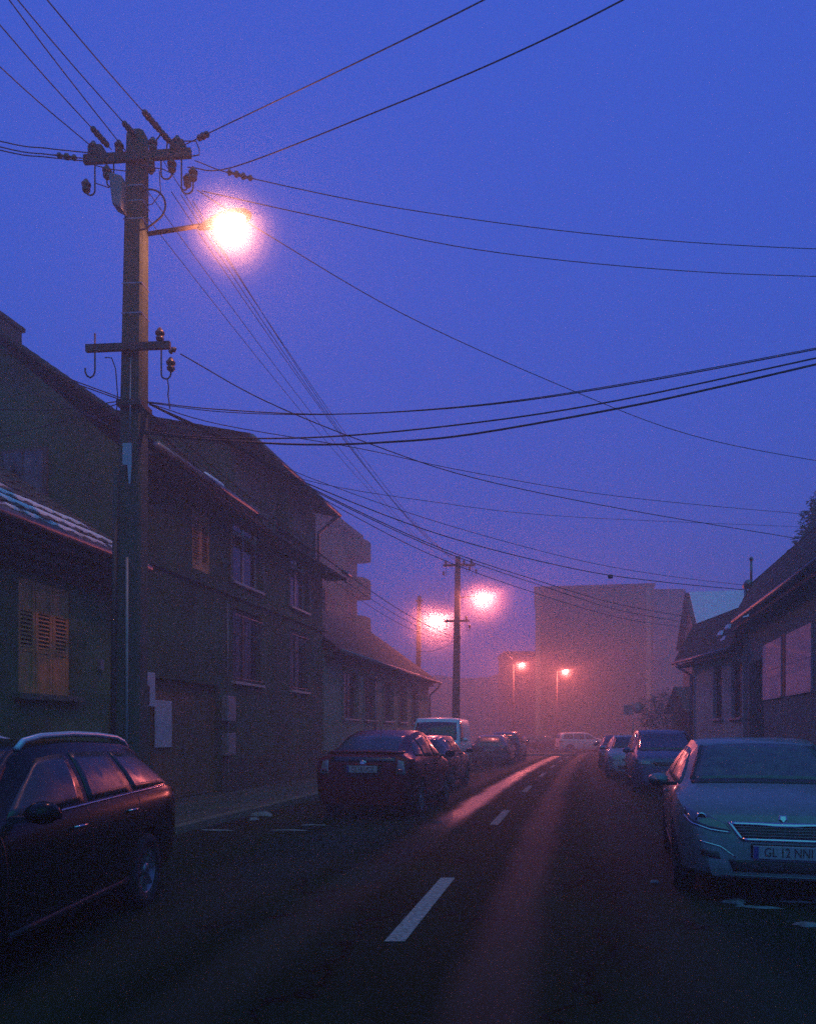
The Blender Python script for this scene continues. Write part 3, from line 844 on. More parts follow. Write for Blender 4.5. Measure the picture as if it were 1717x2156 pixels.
# ------------------------------------------------------------------ houses further off, in the fog
def block(name, label, x0, x1, y0, y1, h, m, rz=0.0, roof=None, wins=(), pane=M_PANE, rm_=M_TILE2, over=0.4):
    t = thing(name, label, 'house', (x0, y0, 0), rz)
    w, d = x1 - x0, y1 - y0
    ops = [(a, b, c, e) for (a, b, c, e) in wins]
    mb = facade(MB(), w, h, ops)
    mb.add([(0, 0, 0), (0, d, 0), (0, d, h), (0, 0, h)], [(0, 1, 2, 3)])
    mb.add([(w, 0, 0), (w, d, 0), (w, d, h), (w, 0, h)], [(3, 2, 1, 0)])
    mb.add([(0, d, 0), (w, d, 0), (w, d, h), (0, d, h)], [(3, 2, 1, 0)])
    if roof == 'gable_side':       # ridge runs into the picture
        rh = roof_h = w * 0.62
        mb.add([(0, 0, h), (w, 0, h), (w / 2, 0, h + rh)], [(0, 1, 2)])
        mb.add([(0, d, h), (w, d, h), (w / 2, d, h + rh)], [(2, 1, 0)])
    mb.build('wall', m, t)
    r = MB()
    if roof == 'flat':
        r.box((-0.15, -0.15, h), (w + 0.15, d + 0.15, h + 0.3))
    elif roof == 'gable':
        rh = d / 2 * 0.8
        courses(r, (-over, -over, h - 0.25), (w + over, -over, h - 0.25), (w + over, d / 2, h + rh), (-over, d / 2, h + rh), course=0.6)
        courses(r, (w + over, d + over, h - 0.25), (-over, d + over, h - 0.25), (-over, d / 2, h + rh), (w + over, d / 2, h + rh), course=0.6)
        MB().add([(0, 0, h), (0, d / 2, h + rh - 0.1), (0, d, h)], [(0, 1, 2)]).build('gable', m, t)
        MB().add([(w, 0, h), (w, d / 2, h + rh - 0.1), (w, d, h)], [(2, 1, 0)]).build('gable', m, t)
    elif roof == 'gable_side':
        courses(r, (-over, -over, h - over * 1.1), (-over, d + over, h - over * 1.1), (w / 2, d + over, h + rh + 0.05), (w / 2, -over, h + rh + 0.05), course=0.6)
        courses(r, (w + over, d + over, h - over * 1.1), (w + over, -over, h - over * 1.1), (w / 2, -over, h + rh + 0.05), (w / 2, d + over, h + rh + 0.05), course=0.6)
    if r.v: r.build('roof', rm_, t)
    for op in ops: window(t, *op, frame=M_FRAME_DK, rows=2, pane=pane, sill=False)
    return t
tall = block('apartment_block', 'tall plain apartment block fading into the fog beyond the crossing', 13.0, 24.6, 80.0, 92.0, 16.2, M_PLASTER_DARK, rz=R(-9.3), roof='flat',
             wins=[(1.2 + 3.3 * i, 2.4 + 3.3 * i, 1.6 + 3.4 * j, 2.9 + 3.4 * j) for i in (0, 2) for j in (0, 2)])
MB().box((-0.02, -0.25, 0), (0.5, -0.003, 16.2)).build('corner_strip', M_PLASTER_PALE, tall)
MB().box((10.85, -0.25, 0), (11.32, -0.003, 16.2)).build('corner_strip', M_PLASTER_PALE, tall)
block('corner_house', 'plain narrow house at the far left corner, half lost in red fog', 12.0, 16.5, 97.0, 104.0, 11.4, M_PLASTER_DARK, roof='flat', wins=[(0.8, 1.7, 1.6, 3.0), (0.8, 1.7, 4.8, 6.2)])
G = thing('mansard_house', 'large hazy house with steep hipped roof right of the tall block', 'house', (31.4, 104.0, 0), 0); G.scale = (1.53, 1.3, 1.70)
mb = facade(MB(), 4.2, 9.3, [(0.7, 1.6, 2.0, 3.6), (2.6, 3.5, 2.0, 3.6), (0.7, 1.6, 5.4, 7.0), (2.6, 3.5, 5.4, 7.0)])
mb.box((0, 0.001, 0), (0.001, 6, 9.3)).box((4.199, 0.001, 0), (4.2, 6, 9.3)).build('wall', M_PLASTER_GREY, G)
for a in (0.7, 2.6):
    for z in (2.0, 5.4): window(G, a, a + 0.9, z, z + 1.6, frame=M_FRAME_DK)
r = MB()
A = [(-0.4, -0.4, 9.2), (4.6, -0.4, 9.2), (4.6, 6.4, 9.2), (-0.4, 6.4, 9.2)]; Bq = [(0.5, 0.6, 12.2), (3.65, 0.6, 12.2), (3.65, 5.4, 12.2), (0.5, 5.4, 12.2)]
for q in range(4): courses(r, A[q], A[(q + 1) % 4], Bq[(q + 1) % 4], Bq[q], course=0.4)
r.box((0.45, 0.55, 12.16), (3.7, 5.45, 12.26))
r.build('roof', M_TILE2, G)
SH = thing('snowy_house', 'house whose near roof slope is white with snow, beyond the small pale house', 'house', (14.95, 40.0, 0), R(-10))
MB().box((0, 0, 0), (6.5, 5.4, 6.6)).add([(0, 0, 6.6), (0, 2.7, 9.1), (0, 5.4, 6.6)], [(0, 1, 2)]).add([(6.5, 0, 6.6), (6.5, 2.7, 9.1), (6.5, 5.4, 6.6)], [(2, 1, 0)]).build('wall', M_PLASTER_GREY, SH)
r = MB()
courses(r, (-0.35, -0.35, 6.35), (6.8, -0.35, 6.35), (6.8, 2.7, 9.2), (-0.35, 2.7, 9.2))
courses(r, (6.8, 5.75, 6.35), (-0.35, 5.75, 6.35), (-0.35, 2.7, 9.2), (6.8, 2.7, 9.2))
r.build('roof', M_TILE2, SH)
MB().slab([(-0.15, -0.25, 6.53), (6.7, -0.25, 6.53), (6.7, 2.65, 9.24), (-0.15, 2.65, 9.24)], 0.05).build('roof_snow', M_SNOW, SH, bevel=0.02)
hut = block('shed', 'small low roofed shed beside the bush', 12.75, 15.2, 35.5, 38.0, 2.7, M_PLASTER_DARK, roof='gable', over=0.3)
# ================================================================== POLES, LAMPS, WIRES
M_CONC = mat('weathered_concrete', (0.060, 0.074, 0.048), rough=0.9, scale=3, var=0.35, bump=0.4, bscale=35)
M_IRON = mat('rusty_iron', (0.06, 0.042, 0.032), rough=0.75, scale=12, var=0.4)
M_PORC = mat('brown_porcelain', (0.07, 0.035, 0.022), rough=0.35, scale=6, var=0.3)
M_WIRE = mat('black_cable', (0.016, 0.016, 0.016), rough=0.6, scale=4, var=0.2)
M_HOUSING = mat('grey_lamp_housing', (0.16, 0.16, 0.16), rough=0.5, metal=0.3, scale=5, var=0.2)
M_TAPE = mat('steel_strap', (0.26, 0.26, 0.27), rough=0.4, metal=0.5, scale=5, var=0.2)
def lamp_glass(name, color):
    """thin clear bowl, aglow; the burner inside shines through it"""
    if name in MATS: return MATS[name]
    m = bpy.data.materials.new(name); m.use_nodes = True
    n = m.node_tree.nodes; l = m.node_tree.links
    n.remove(n['Principled BSDF'])
    tr = n.new('ShaderNodeBsdfTransparent'); em = n.new('ShaderNodeEmission'); mx = n.new('ShaderNodeMixShader')
    em.inputs[0].default_value = (*color, 1); em.inputs[1].default_value = 45.0
    mx.inputs[0].default_value = 0.3
    l.new(tr.outputs[0], mx.inputs[1]); l.new(em.outputs[0], mx.inputs[2]); l.new(mx.outputs[0], n['Material Output'].inputs['Surface'])
    MATS[name] = m
    return m

PX = 11.4 / FPX                     # metres per pixel of the measuring grid at the near pole
ins_me = MB().lathe([(0.012, -0.09), (0.03, -0.085), (0.055, -0.06), (0.060, -0.03), (0.035, -0.015), (0.035, 0.0), (0.065, 0.015), (0.068, 0.045), (0.045, 0.07), (0.03, 0.10), (0.015, 0.115)], 10).mesh('insulator')
ins_me.materials.append(M_PORC)
strain_me = MB().lathe([(0.008, -0.17), (0.012, -0.15), (0.04, -0.14), (0.042, -0.11), (0.02, -0.09), (0.02, -0.05), (0.045, -0.04), (0.045, 0.0), (0.02, 0.02), (0.02, 0.05), (0.042, 0.07), (0.04, 0.10), (0.012, 0.12), (0.006, 0.17)], 8).mesh('strain_insulator')
strain_me.materials.append(M_PORC)

def hook(par, x, ztop, drop, dirx, y=0.0, w=0.14, rise=0.10, both=True, iz=None, name='hook'):
    pts = [(x, y, ztop + (0.12 if both else 0)), (x, y, ztop - drop)]
    for k in range(1, 7):
        a = math.pi * k / 6
        pts.append((x + dirx * w / 2 * (1 - math.cos(a)), y, ztop - drop - w / 2 * math.sin(a)))
    pts.append((x + dirx * w, y, ztop - drop + rise))
    h = MB().tube(pts, 0.012, 6).build(name, M_IRON, par)
    inst('insulator', ins_me, h, (x + dirx * w, y, ztop - drop + rise + 0.02))
    return h

def pole_body(H, wt, wb, dt, db, seg=12):
    """tapered concrete post with chamfered arrises, a rounded cap and a slight lean"""
    mb = MB()
    vs = []; fs = []
    zs = [H * i / seg for i in range(seg + 1)] + [H + 0.04, H + 0.06]
    for i, z in enumerate(zs):
        t = min(1.0, z / H)
        w = (wb + (wt - wb) * t) / 2; d = (db + (dt - db) * t) / 2
        if i == seg + 1: w *= 0.9; d *= 0.9
        if i == seg + 2: w *= 0.72; d *= 0.72
        c = 0.035
        lean = 0.125 * t
        for (a, b) in ((-w, -d + c), (-w + c, -d), (w - c, -d), (w, -d + c), (w, d - c), (w - c, d), (-w + c, d), (-w, d - c)):
            vs.append((a + lean, b, z))
    for i in range(len(zs) - 1):
        for k in range(8):
            fs.append((i * 8 + k, i * 8 + (k + 1) % 8, (i + 1) * 8 + (k + 1) % 8, (i + 1) * 8 + k))
    fs.append(tuple((len(zs) - 1) * 8 + k for k in range(8)))
    return mb.add(vs, fs)

def utility_pole(label, loc, rz, detail=True, group='concrete utility poles'):
    t = thing('utility_pole', label, 'utility pole', loc, rz, group)
    pole_body(10.05, 0.26, 0.42, 0.24, 0.36).build('post', M_CONC, t)
    top = 0.12
    # upper cross-arm
    a = MB().box((top - 0.72, -0.19, 9.79), (top + 0.86, -0.125, 9.91)).build('cross_arm', M_IRON, t)
    for dx in (-0.58, 0.30, 0.66):
        inst('insulator', ins_me, a, (top + dx, -0.155, 10.0))
    if detail:
        MB().box((top - 0.66, -0.2, 9.87), (top - 0.44, 0.0, 10.05)).build('clamp_block', M_IRON, a, bevel=0.03)
        MB().box((top + 0.55, -0.2, 9.87), (top + 0.76, 0.0, 10.05)).build('clamp_block', M_IRON, a, bevel=0.03)
        inst('insulator', ins_me, a, (top - 0.20, -0.155, 9.99)); inst('insulator', ins_me, a, (top + 0.02, -0.05, 10.16))
        inst('insulator', ins_me, a, (top + 0.27, -0.155, 9.70), (math.pi, 0, 0))
    hook(t, top - 0.56, 9.80, 0.40, -1, -0.155, 0.13, 0.04)
    hook(t, top + 0.42, 9.80, 0.22, 1, -0.155, 0.16, 0.08)
    hook(t, top + 0.72, 9.80, 0.44, 1, -0.155, 0.17, 0.16)
    if detail:
        hook(t, top + 0.60, 9.80, 0.20, 1, 0.16, 0.09, 0.06)
        hook(t, top - 0.27, 9.55, 0.05, -1, -0.155, 0.11, 0.12, both=False)
        MB().tube([(top - 0.28, -0.155, 9.9), (top - 0.28, -0.155, 9.5)], 0.012, 6).build('rod', M_IRON, t)
        # junction box and straps
        MB().hexa([(top - 0.24, -0.30, 9.10), (top - 0.10, -0.30, 9.02), (top - 0.10, -0.10, 9.02), (top - 0.24, -0.10, 9.10)],
                  [(top - 0.30, -0.30, 9.56), (top - 0.10, -0.30, 9.50), (top - 0.10, -0.10, 9.50), (top - 0.30, -0.10, 9.56)]).build('junction_box', M_GREYBOX, t, bevel=0.02)
        for z in (8.98, 9.24, 9.46, 8.05, 7.62):
            w = 0.26 / 2 + (10.05 - z) / 10.05 * 0.08 + 0.004; d = 0.12 + (10.05 - z) / 10.05 * 0.06 + 0.004
            l_ = 0.125 * z / 10.05
            MB().box((l_ - w, -d, z), (l_ + w, -d + 0.004, z + 0.02)).box((l_ + w - 0.004, -d + 0.004, z), (l_ + w, d, z + 0.02)).build('strap', M_TAPE, t)
        # cable loops beside the post
        def arc(cx_, cz_, r_, a0, a1, n=14): return [(cx_ + r_ * math.cos(a0 + (a1 - a0) * i / n), -0.17, cz_ + r_ * math.sin(a0 + (a1 - a0) * i / n)) for i in range(n + 1)]
        MB().tube([(top + 0.13, -0.17, 9.33)] + arc(top + 0.25, 9.12, 0.24, R(100), R(-60)) + [(top + 0.30, -0.17, 8.86), (top + 0.2, -0.17, 8.80), (top + 0.1, -0.15, 8.80)], 0.014, 6).build('cable_loop', M_WIRE, t)
        MB().tube([(top + 0.13, -0.17, 9.12), (top + 0.3, -0.17, 9.15), (top + 0.42, -0.17, 9.3), (top + 0.40, -0.17, 9.62)], 0.007, 5).build('cable_loop', M_WIRE, t)
        MB().tube([(top + 0.13, -0.17, 9.7), (top + 0.45, -0.17, 9.64), (top + 0.62, -0.17, 9.55)], 0.007, 5).build('cable_loop', M_WIRE, t)
        MB().tube([(top - 0.56, -0.16, 9.76), (top - 0.3, -0.17, 9.68), (top - 0.1, -0.16, 9.65)], 0.007, 5).build('cable_loop', M_WIRE, t)
        MB().tube([(top - 0.54, -0.16, 9.5), (top - 0.35, -0.17, 9.42), (top - 0.24, -0.25, 9.4)], 0.007, 5).build('cable_loop', M_WIRE, t)
        MB().tube([(top + 0.76, -0.155, 10.03), (top + 0.93, -0.155, 10.02), (top + 0.98, -0.155, 9.9), (top + 0.98, -0.155, 9.82), (top + 0.8, -0.155, 9.8)], 0.009, 5).build('cable_loop', M_WIRE, t)
        MB().tube([(top + 0.3, -0.155, 10.0), (top + 0.42, -0.155, 10.16), (top + 0.52, -0.155, 10.1), (top + 0.5, -0.155, 9.92)], 0.011, 5).build('cable_loop', M_WIRE, t)
    # lower cross-arm
    l2 = 0.09
    b = MB().box((l2 - 0.64, -0.225, 7.06), (l2 + 0.60, -0.165, 7.16)).build('cross_arm', M_IRON, t)
    h = MB()
    h.tube([(l2 - 0.51, -0.195, 7.32), (l2 - 0.51, -0.195, 6.78), (l2 - 0.53, -0.195, 6.72), (l2 - 0.58, -0.195, 6.69), (l2 - 0.63, -0.195, 6.72), (l2 - 0.655, -0.195, 6.78), (l2 - 0.655, -0.195, 6.83)], 0.013, 6).build('hook', M_IRON, t)
    hook(t, l2 + 0.47, 7.10, 0.40, 1, -0.195, 0.14, 0.10)
    inst('insulator', ins_me, b, (l2 + 0.45, -0.195, 7.25))
    if detail:
        inst('insulator', ins_me, b, (l2 + 0.63, -0.195, 7.03), (0, R(60), 0), (0.6, 0.6, 0.6))
        MB().tube([(l2 + 0.56, -0.195, 6.63), (l2 + 0.58, -0.2, 6.5), (l2 + 0.57, -0.2, 6.4), (l2 + 0.6, -0.2, 6.2)], 0.009, 5).build('cable_tail', M_WIRE, t)
        MB().tube([(l2 - 0.36, -0.2, 6.97), (l2 - 0.26, -0.2, 6.96), (l2 - 0.2, -0.2, 6.8), (l2 - 0.17, -0.2, 6.4), (l2 - 0.2, -0.2, 6.0)], 0.008, 5).build('cable_tail', M_WIRE, t)
        # bundle clamp, conduit, reflector plate
        MB().box((l2 - 0.19, -0.21, 6.28), (l2 + 0.17, 0.2, 6.36)).build('bundle_clamp', M_IRON, t)
        MB().tube([(l2 + 0.02, -0.195, 6.95), (l2 + 0.01, -0.2, 5.6)], 0.011, 6).build('white_cable', M_TAPE, t)
        pl = MB().box((0.0, -0.218, 5.42), (0.13, -0.203, 5.73)).hexa([(0.09, -0.217, 5.15), (0.11, -0.217, 5.15), (0.11, -0.203, 5.15), (0.09, -0.203, 5.15)], [(0.07, -0.217, 5.42), (0.13, -0.217, 5.42), (0.13, -0.203, 5.42), (0.07, -0.203, 5.42)]).build('torn_poster', M_SIGNWHITE, t)
        MB().tube([(-0.16, -0.21, 0.1), (-0.13, -0.21, 3.2), (-0.11, -0.2, 5.2)], 0.035, 8).build('conduit', M_IRON, t)
        MB().tube([(0.06, -0.215, 0.1), (0.06, -0.20, 3.9)], 0.022, 8).build('conduit', M_GREYBOX, t)
        for k in range(5):
            MB().tube([(l2 + 0.15, -0.2, 6.32), (l2 + 0.19 + 0.02 * k, -0.21, 6.15), (l2 + 0.17 + 0.015 * k, -0.21, 5.95), (l2 + 0.13, -0.2, 5.7 - 0.05 * k)], 0.008, 5).build('cable_tail', M_WIRE, t)
    else:
        MB().box((l2 - 0.19, -0.21, 6.28), (l2 + 0.17, 0.2, 6.36)).build('bundle_clamp', M_IRON, t)
    for o in bpy.data.objects:
        if o.parent == t and not o.name.startswith(('post', 'conduit')): o.location.z -= 0.20
    return t

def street_lamp(label, loc, rz, arm, watts, color, glass, scale=1.0, tilt=0.12, halo_mist=None):
    """sodium lantern on a bracket; local x runs out along the arm, origin at the lamp end"""
    t = thing('street_lamp', label, 'street lamp', loc, rz, 'sodium street lamps')
    if arm:
        MB().tube([(-arm, 0, 0.03), (0.05, 0, 0.03)], 0.032, 8).box((-arm - 0.02, -0.06, -0.04), (-arm + 0.03, 0.06, 0.12)).build('arm', M_IRON, t)
    hd = MB()
    # shallow hood, longer than wide
    prof = [(-0.14, 0.03, 0.05), (-0.05, 0.06, 0.075), (0.06, 0.09, 0.10), (0.25, 0.14, 0.12), (0.45, 0.15, 0.115), (0.62, 0.11, 0.08), (0.68, 0.03, 0.03)]
    n = 9
    vs = []; fs = []
    for (x, w, h) in prof:
        for k in range(n):
            a = math.pi * k / (n - 1)
            vs.append((x * scale, -w * math.cos(a) * scale, (0.0 + h * math.sin(a)) * scale + x * tilt))
    for i in range(len(prof) - 1):
        for k in range(n - 1):
            fs.append((i * n + k, (i + 1) * n + k, (i + 1) * n + k + 1, i * n + k + 1))
        fs.append((i * n, i * n + n - 1, (i + 1) * n + n - 1, (i + 1) * n))
    fs.append(tuple(range(n))); fs.append(tuple((len(prof) - 1) * n + k for k in range(n - 1, -1, -1)))
    hd.add(vs, fs, True)
    hd.build('hood', M_HOUSING, t)
    bowl = MB()
    vs = []; fs = []
    m_ = 12
    rings = [(1.0, 0.0), (0.97, 0.35), (0.85, 0.65), (0.6, 0.88), (0.25, 0.99)]
    for (q, h) in rings:
        for k in range(m_):
            a = 2 * math.pi * k / m_
            vs.append(((0.36 + 0.235 * q * math.cos(a)) * scale, 0.132 * q * math.sin(a) * scale, (-0.006 - 0.17 * h) * scale + 0.36 * tilt + 0.235 * q * math.cos(a) * tilt))
    for i in range(len(rings) - 1):
        for k in range(m_):
            fs.append((i * m_ + k, (i + 1) * m_ + k, (i + 1) * m_ + (k + 1) % m_, i * m_ + (k + 1) % m_))
    fs.append(tuple((len(rings) - 1) * m_ + k for k in range(m_)))
    bowl.add(vs, fs, True)
    bowl.build('lamp_bowl', glass, t)
    pl = bpy.data.lights.new('burner', 'POINT'); pl.energy = watts / 0.7; pl.color = color; pl.shadow_soft_size = 0.05
    po = bpy.data.objects.new('burner', pl); COL.objects.link(po); po.parent = t
    po.location = (0.36 * scale, 0, -0.08 * scale + 0.36 * tilt)
    if halo_mist:
        # added balls of denser air, put in to give the lantern its halo
        rad, dens = halo_mist
        halo_shells(t, rad, dens, (0.36 * scale, 0, -0.05))
    return t
HALO_MIST = {}
def halo_shells(par, rad, dens, loc, N=7):
    """added nested balls of scattering air that form a lamp halo, thinning outwards step by step"""
    prof = lambda q: dens * max(0.0, 1 - q) ** 2.2
    for k in range(1, N + 1):
        q = k / N
        d = prof(q - 0.5 / N) - prof(min(1.0, q + 0.5 / N))
        key = (rad, dens, k)
        if key not in HALO_MIST:
            m = bpy.data.materials.new('lamp_halo_mist'); m.use_nodes = True
            n = m.node_tree.nodes; l = m.node_tree.links
            n.remove(n['Principled BSDF'])
            v = n.new('ShaderNodeVolumePrincipled')
            v.inputs['Color'].default_value = (0.92, 0.92, 0.95, 1); v.inputs['Anisotropy'].default_value = 0.3
            v.inputs['Density'].default_value = d
            l.new(v.outputs[0], n['Material Output'].inputs['Volume'])
            r_ = rad * q
            me = MB().lathe([(max(0.001, r_ * math.sin(math.pi * i / 14)), -r_ * math.cos(math.pi * i / 14)) for i in range(15)], 24).mesh('halo_mist')
            me.materials.append(m); HALO_MIST[key] = me
        o = inst('halo_mist', HALO_MIST[key], par, loc)
        o['kind'] = 'stuff'

th0 = math.atan(sl(11.4)) * 0.4
P1 = Vector((-4.05, 11.4, 0.12))
utility_pole('concrete utility pole crowded with insulators beside the low ochre house', P1, -th0)
P2 = Vector((2.33, 38.6, 0.12))
utility_pole('concrete utility pole with a lamp, standing at the end of the long house', P2, -th0, detail=False)
P3 = Vector((0.55, 47.0, 0.0))
MB_ = thing('lamp_post', 'plain concrete lamp post rising behind the long house roof', 'lamp post', P3, 0)
pole_body(9.7, 0.24, 0.40, 0.24, 0.36).build('post', M_CONC, MB_)
MB().box((-0.1, -0.2, 9.4), (0.35, -0.14, 9.5)).build('bracket', M_IRON, MB_)

def polept(P, x, z, y=0.0):
    return Vector((P.x + x * math.cos(th0), P.y - x * math.sin(th0) + y, P.z + z - 0.20))
street_lamp('lit sodium lamp on the crowded pole beside the low house', polept(P1, 1.17, 8.86, -0.05), -th0 - R(8), 1.02, 330, SODIUM_NEAR, lamp_glass('sodium_near', SODIUM_NEAR), halo_mist=(0.9, 0.8))
street_lamp('lit sodium lamp on the pole at the end of the long house', polept(P2, 1.0, 8.30, -0.05), -th0 - R(20), 0.85, 1350, SODIUM, lamp_glass('sodium_mid', SODIUM_NEAR), halo_mist=(2.2, 0.55))
street_lamp('lit sodium lamp on the post behind the long house roof', P3 + Vector((0.75, -0.2, 8.35)), -R(35), 0.6, 2400, SODIUM, lamp_glass('sodium_mid', SODIUM_NEAR), scale=1.35, halo_mist=(3.0, 0.55))
# two lamps at the crossing
LA = at(1097, 1399, 66.5); LB = at(1189, 1413, 66.5)
for L_, lb in ((LA, 'small far lamp over the left side of the crossing'), (LB, 'small far lamp on a thin steel mast at the crossing')):
    street_lamp(lb, L_ + Vector((-0.3, 0, 0)), R(-50), 0.5, 3300, SODIUM, lamp_glass('sodium_far', SODIUM_NEAR), scale=1.15, halo_mist=(1.0, 0.12))
    m_ = thing('lamp_mast', 'thin steel mast at the crossing, in front of the ' + ('plain narrow corner house' if L_ is LA else 'tall plain apartment block'), 'lamp mast', (L_.x - 0.62, L_.y + 0.38, 0.0), 0, 'thin masts at the crossing')
    MB().tube([(0, 0, 0), (0, 0, L_.z + 0.25)], 0.07, 8, 0.045).build('shaft', M_IRON, m_)
    MB().box((-0.12, -0.12, 0), (0.12, 0.12, 0.25)).build('base', M_IRON, m_)

# ------------------------------------------------------------------ overhead wires
def wire(pts, r, label, group, n=28, name='overhead_wire', sag=0.0, run_on=0.0):
    """a hanging wire through three or more given points"""
    P = [Vector(p) for p in pts]
    if len(P) == 2:
        a, b = P
        q = [a.lerp(b, i / n) - Vector((0, 0, 4 * sag * (i / n) * (1 - i / n))) for i in range(n + 1)]
    else:
        q = []
        ext = [P[0] * 2 - P[1]] + P + [P[-1] * 2 - P[-2]]
        per = max(4, n // (len(P) - 1))
        for s in range(1, len(ext) - 2):
            p0, p1, p2, p3 = ext[s - 1:s + 3]
            for i in range(per):
                t = i / per
                q.append(0.5 * ((2 * p1) + (p2 - p0) * t + (2 * p0 - 5 * p1 + 4 * p2 - p3) * t * t + (3 * p1 - p0 - 3 * p2 + p3) * t ** 3))
        q.append(P[-1])
    if run_on: q.append(q[-1] + (q[-1] - q[-2]).normalized() * run_on)      # runs on to its next support, out of view
    o = MB().tube(q, r, 5).build(name, M_WIRE)
    tag(o, label, 'wire', group)
    return o
def strain(p, d, label='brown strain insulator clamped on an overhead wire'):
    d = Vector(d).normalized()
    o = bpy.data.objects.new('strain_insulator', strain_me); COL.objects.link(o)
    o.location = p; o.rotation_euler = d.to_track_quat('Z', 'Y').to_euler()
    tag(o, label, 'insulator', 'strain insulators on the wires')

# towards the pole behind the viewer
PB = Vector((-9.5, -16.0, 0))
starts = [(-0.60, 10.02), (-0.33, 9.98), (-0.12, 9.95), (0.00, 10.18), (0.28, 10.05)]
ends = [(0, 140), (0, 52), (20, 0), (38, 0), (100, 0)]
for (sx, sz), (ex, ey), dep in zip(starts, ends, (9.0, 8.6, 8.4, 8.4, 8.0)):
    a = polept(P1, 0.12 + sx, sz, -0.15)
    if sx > 0.2: a = polept(P1, 0.72, 9.96, -0.15)
    m = at(ex, ey, dep)
    d = (m - a)
    wire([a, m - Vector((0, 0, 0.0)), a + d * 2.6 + Vector((0, 0, 0.25)), a + d * 6.5 + Vector((0, 0, 1.0))], 0.0075, 'bare wire running from the crowded pole top back over the viewer', 'bare wires to the pole behind the viewer', n=20)
for k, ts in ((1, (0.10, 0.17)), (3, (0.04, 0.07)), (4, (0.10, 0.20, 0.27))):
    a = polept(P1, 0.12 + starts[k][0], starts[k][1], -0.15) if k != 4 else polept(P1, 0.72, 9.96, -0.15)
    e = at(*ends[k], (9.0, 8.6, 8.4, 8.4, 8.0)[k])
    for t_ in ts: strain(a.lerp(e, t_), e - a)
# service wires off to the left
for (y0_, y1_) in ((297, 318), (309, 331), (316, 336)):
    a = polept(P1, 0.12 - 0.62, 9.9 - (y1_ - 325) * PX, -0.15); b = at(0, y0_, 10.6)
    wire([a, a.lerp(b, 0.5) - Vector((0, 0, 0.015)), b, b + (b - a) * 1.6 + Vector((0, 0, 0.3))], 0.008, 'service wire leaving the crowded cross-arm over the low house', 'service wires over the low house', n=18)
a = polept(P1, -0.50, 9.9 - (331 - 325) * PX, -0.15); b = at(0, 309, 10.6)
strain(a.lerp(b, 0.30) - Vector((0, 0, 0.012)), b - a)
# up and right, across the street towards the viewer
for (pts, r, i) in (([(383, 308, 11.3), (430, 285, 10.9), (1018, 0, 7.2), (1300, -180, 6.2)], 0.0075, 0),
                    ([(395, 352, 11.3), (490, 352, 10.9), (800, 232, 9.4), (1070, 118, 8.2), (1310, 0, 7.3), (1500, -110, 6.8)], 0.008, 1)):
    wire([at(*p) for p in pts], r, ('upper' if i == 0 else 'lower') + ' of two wires climbing from the crowded pole across the street', 'wires crossing to the near right', n=30, run_on=16)
strain(at(429, 286, 10.9), at(1018, 0, 7.2) - at(430, 285, 10.9))
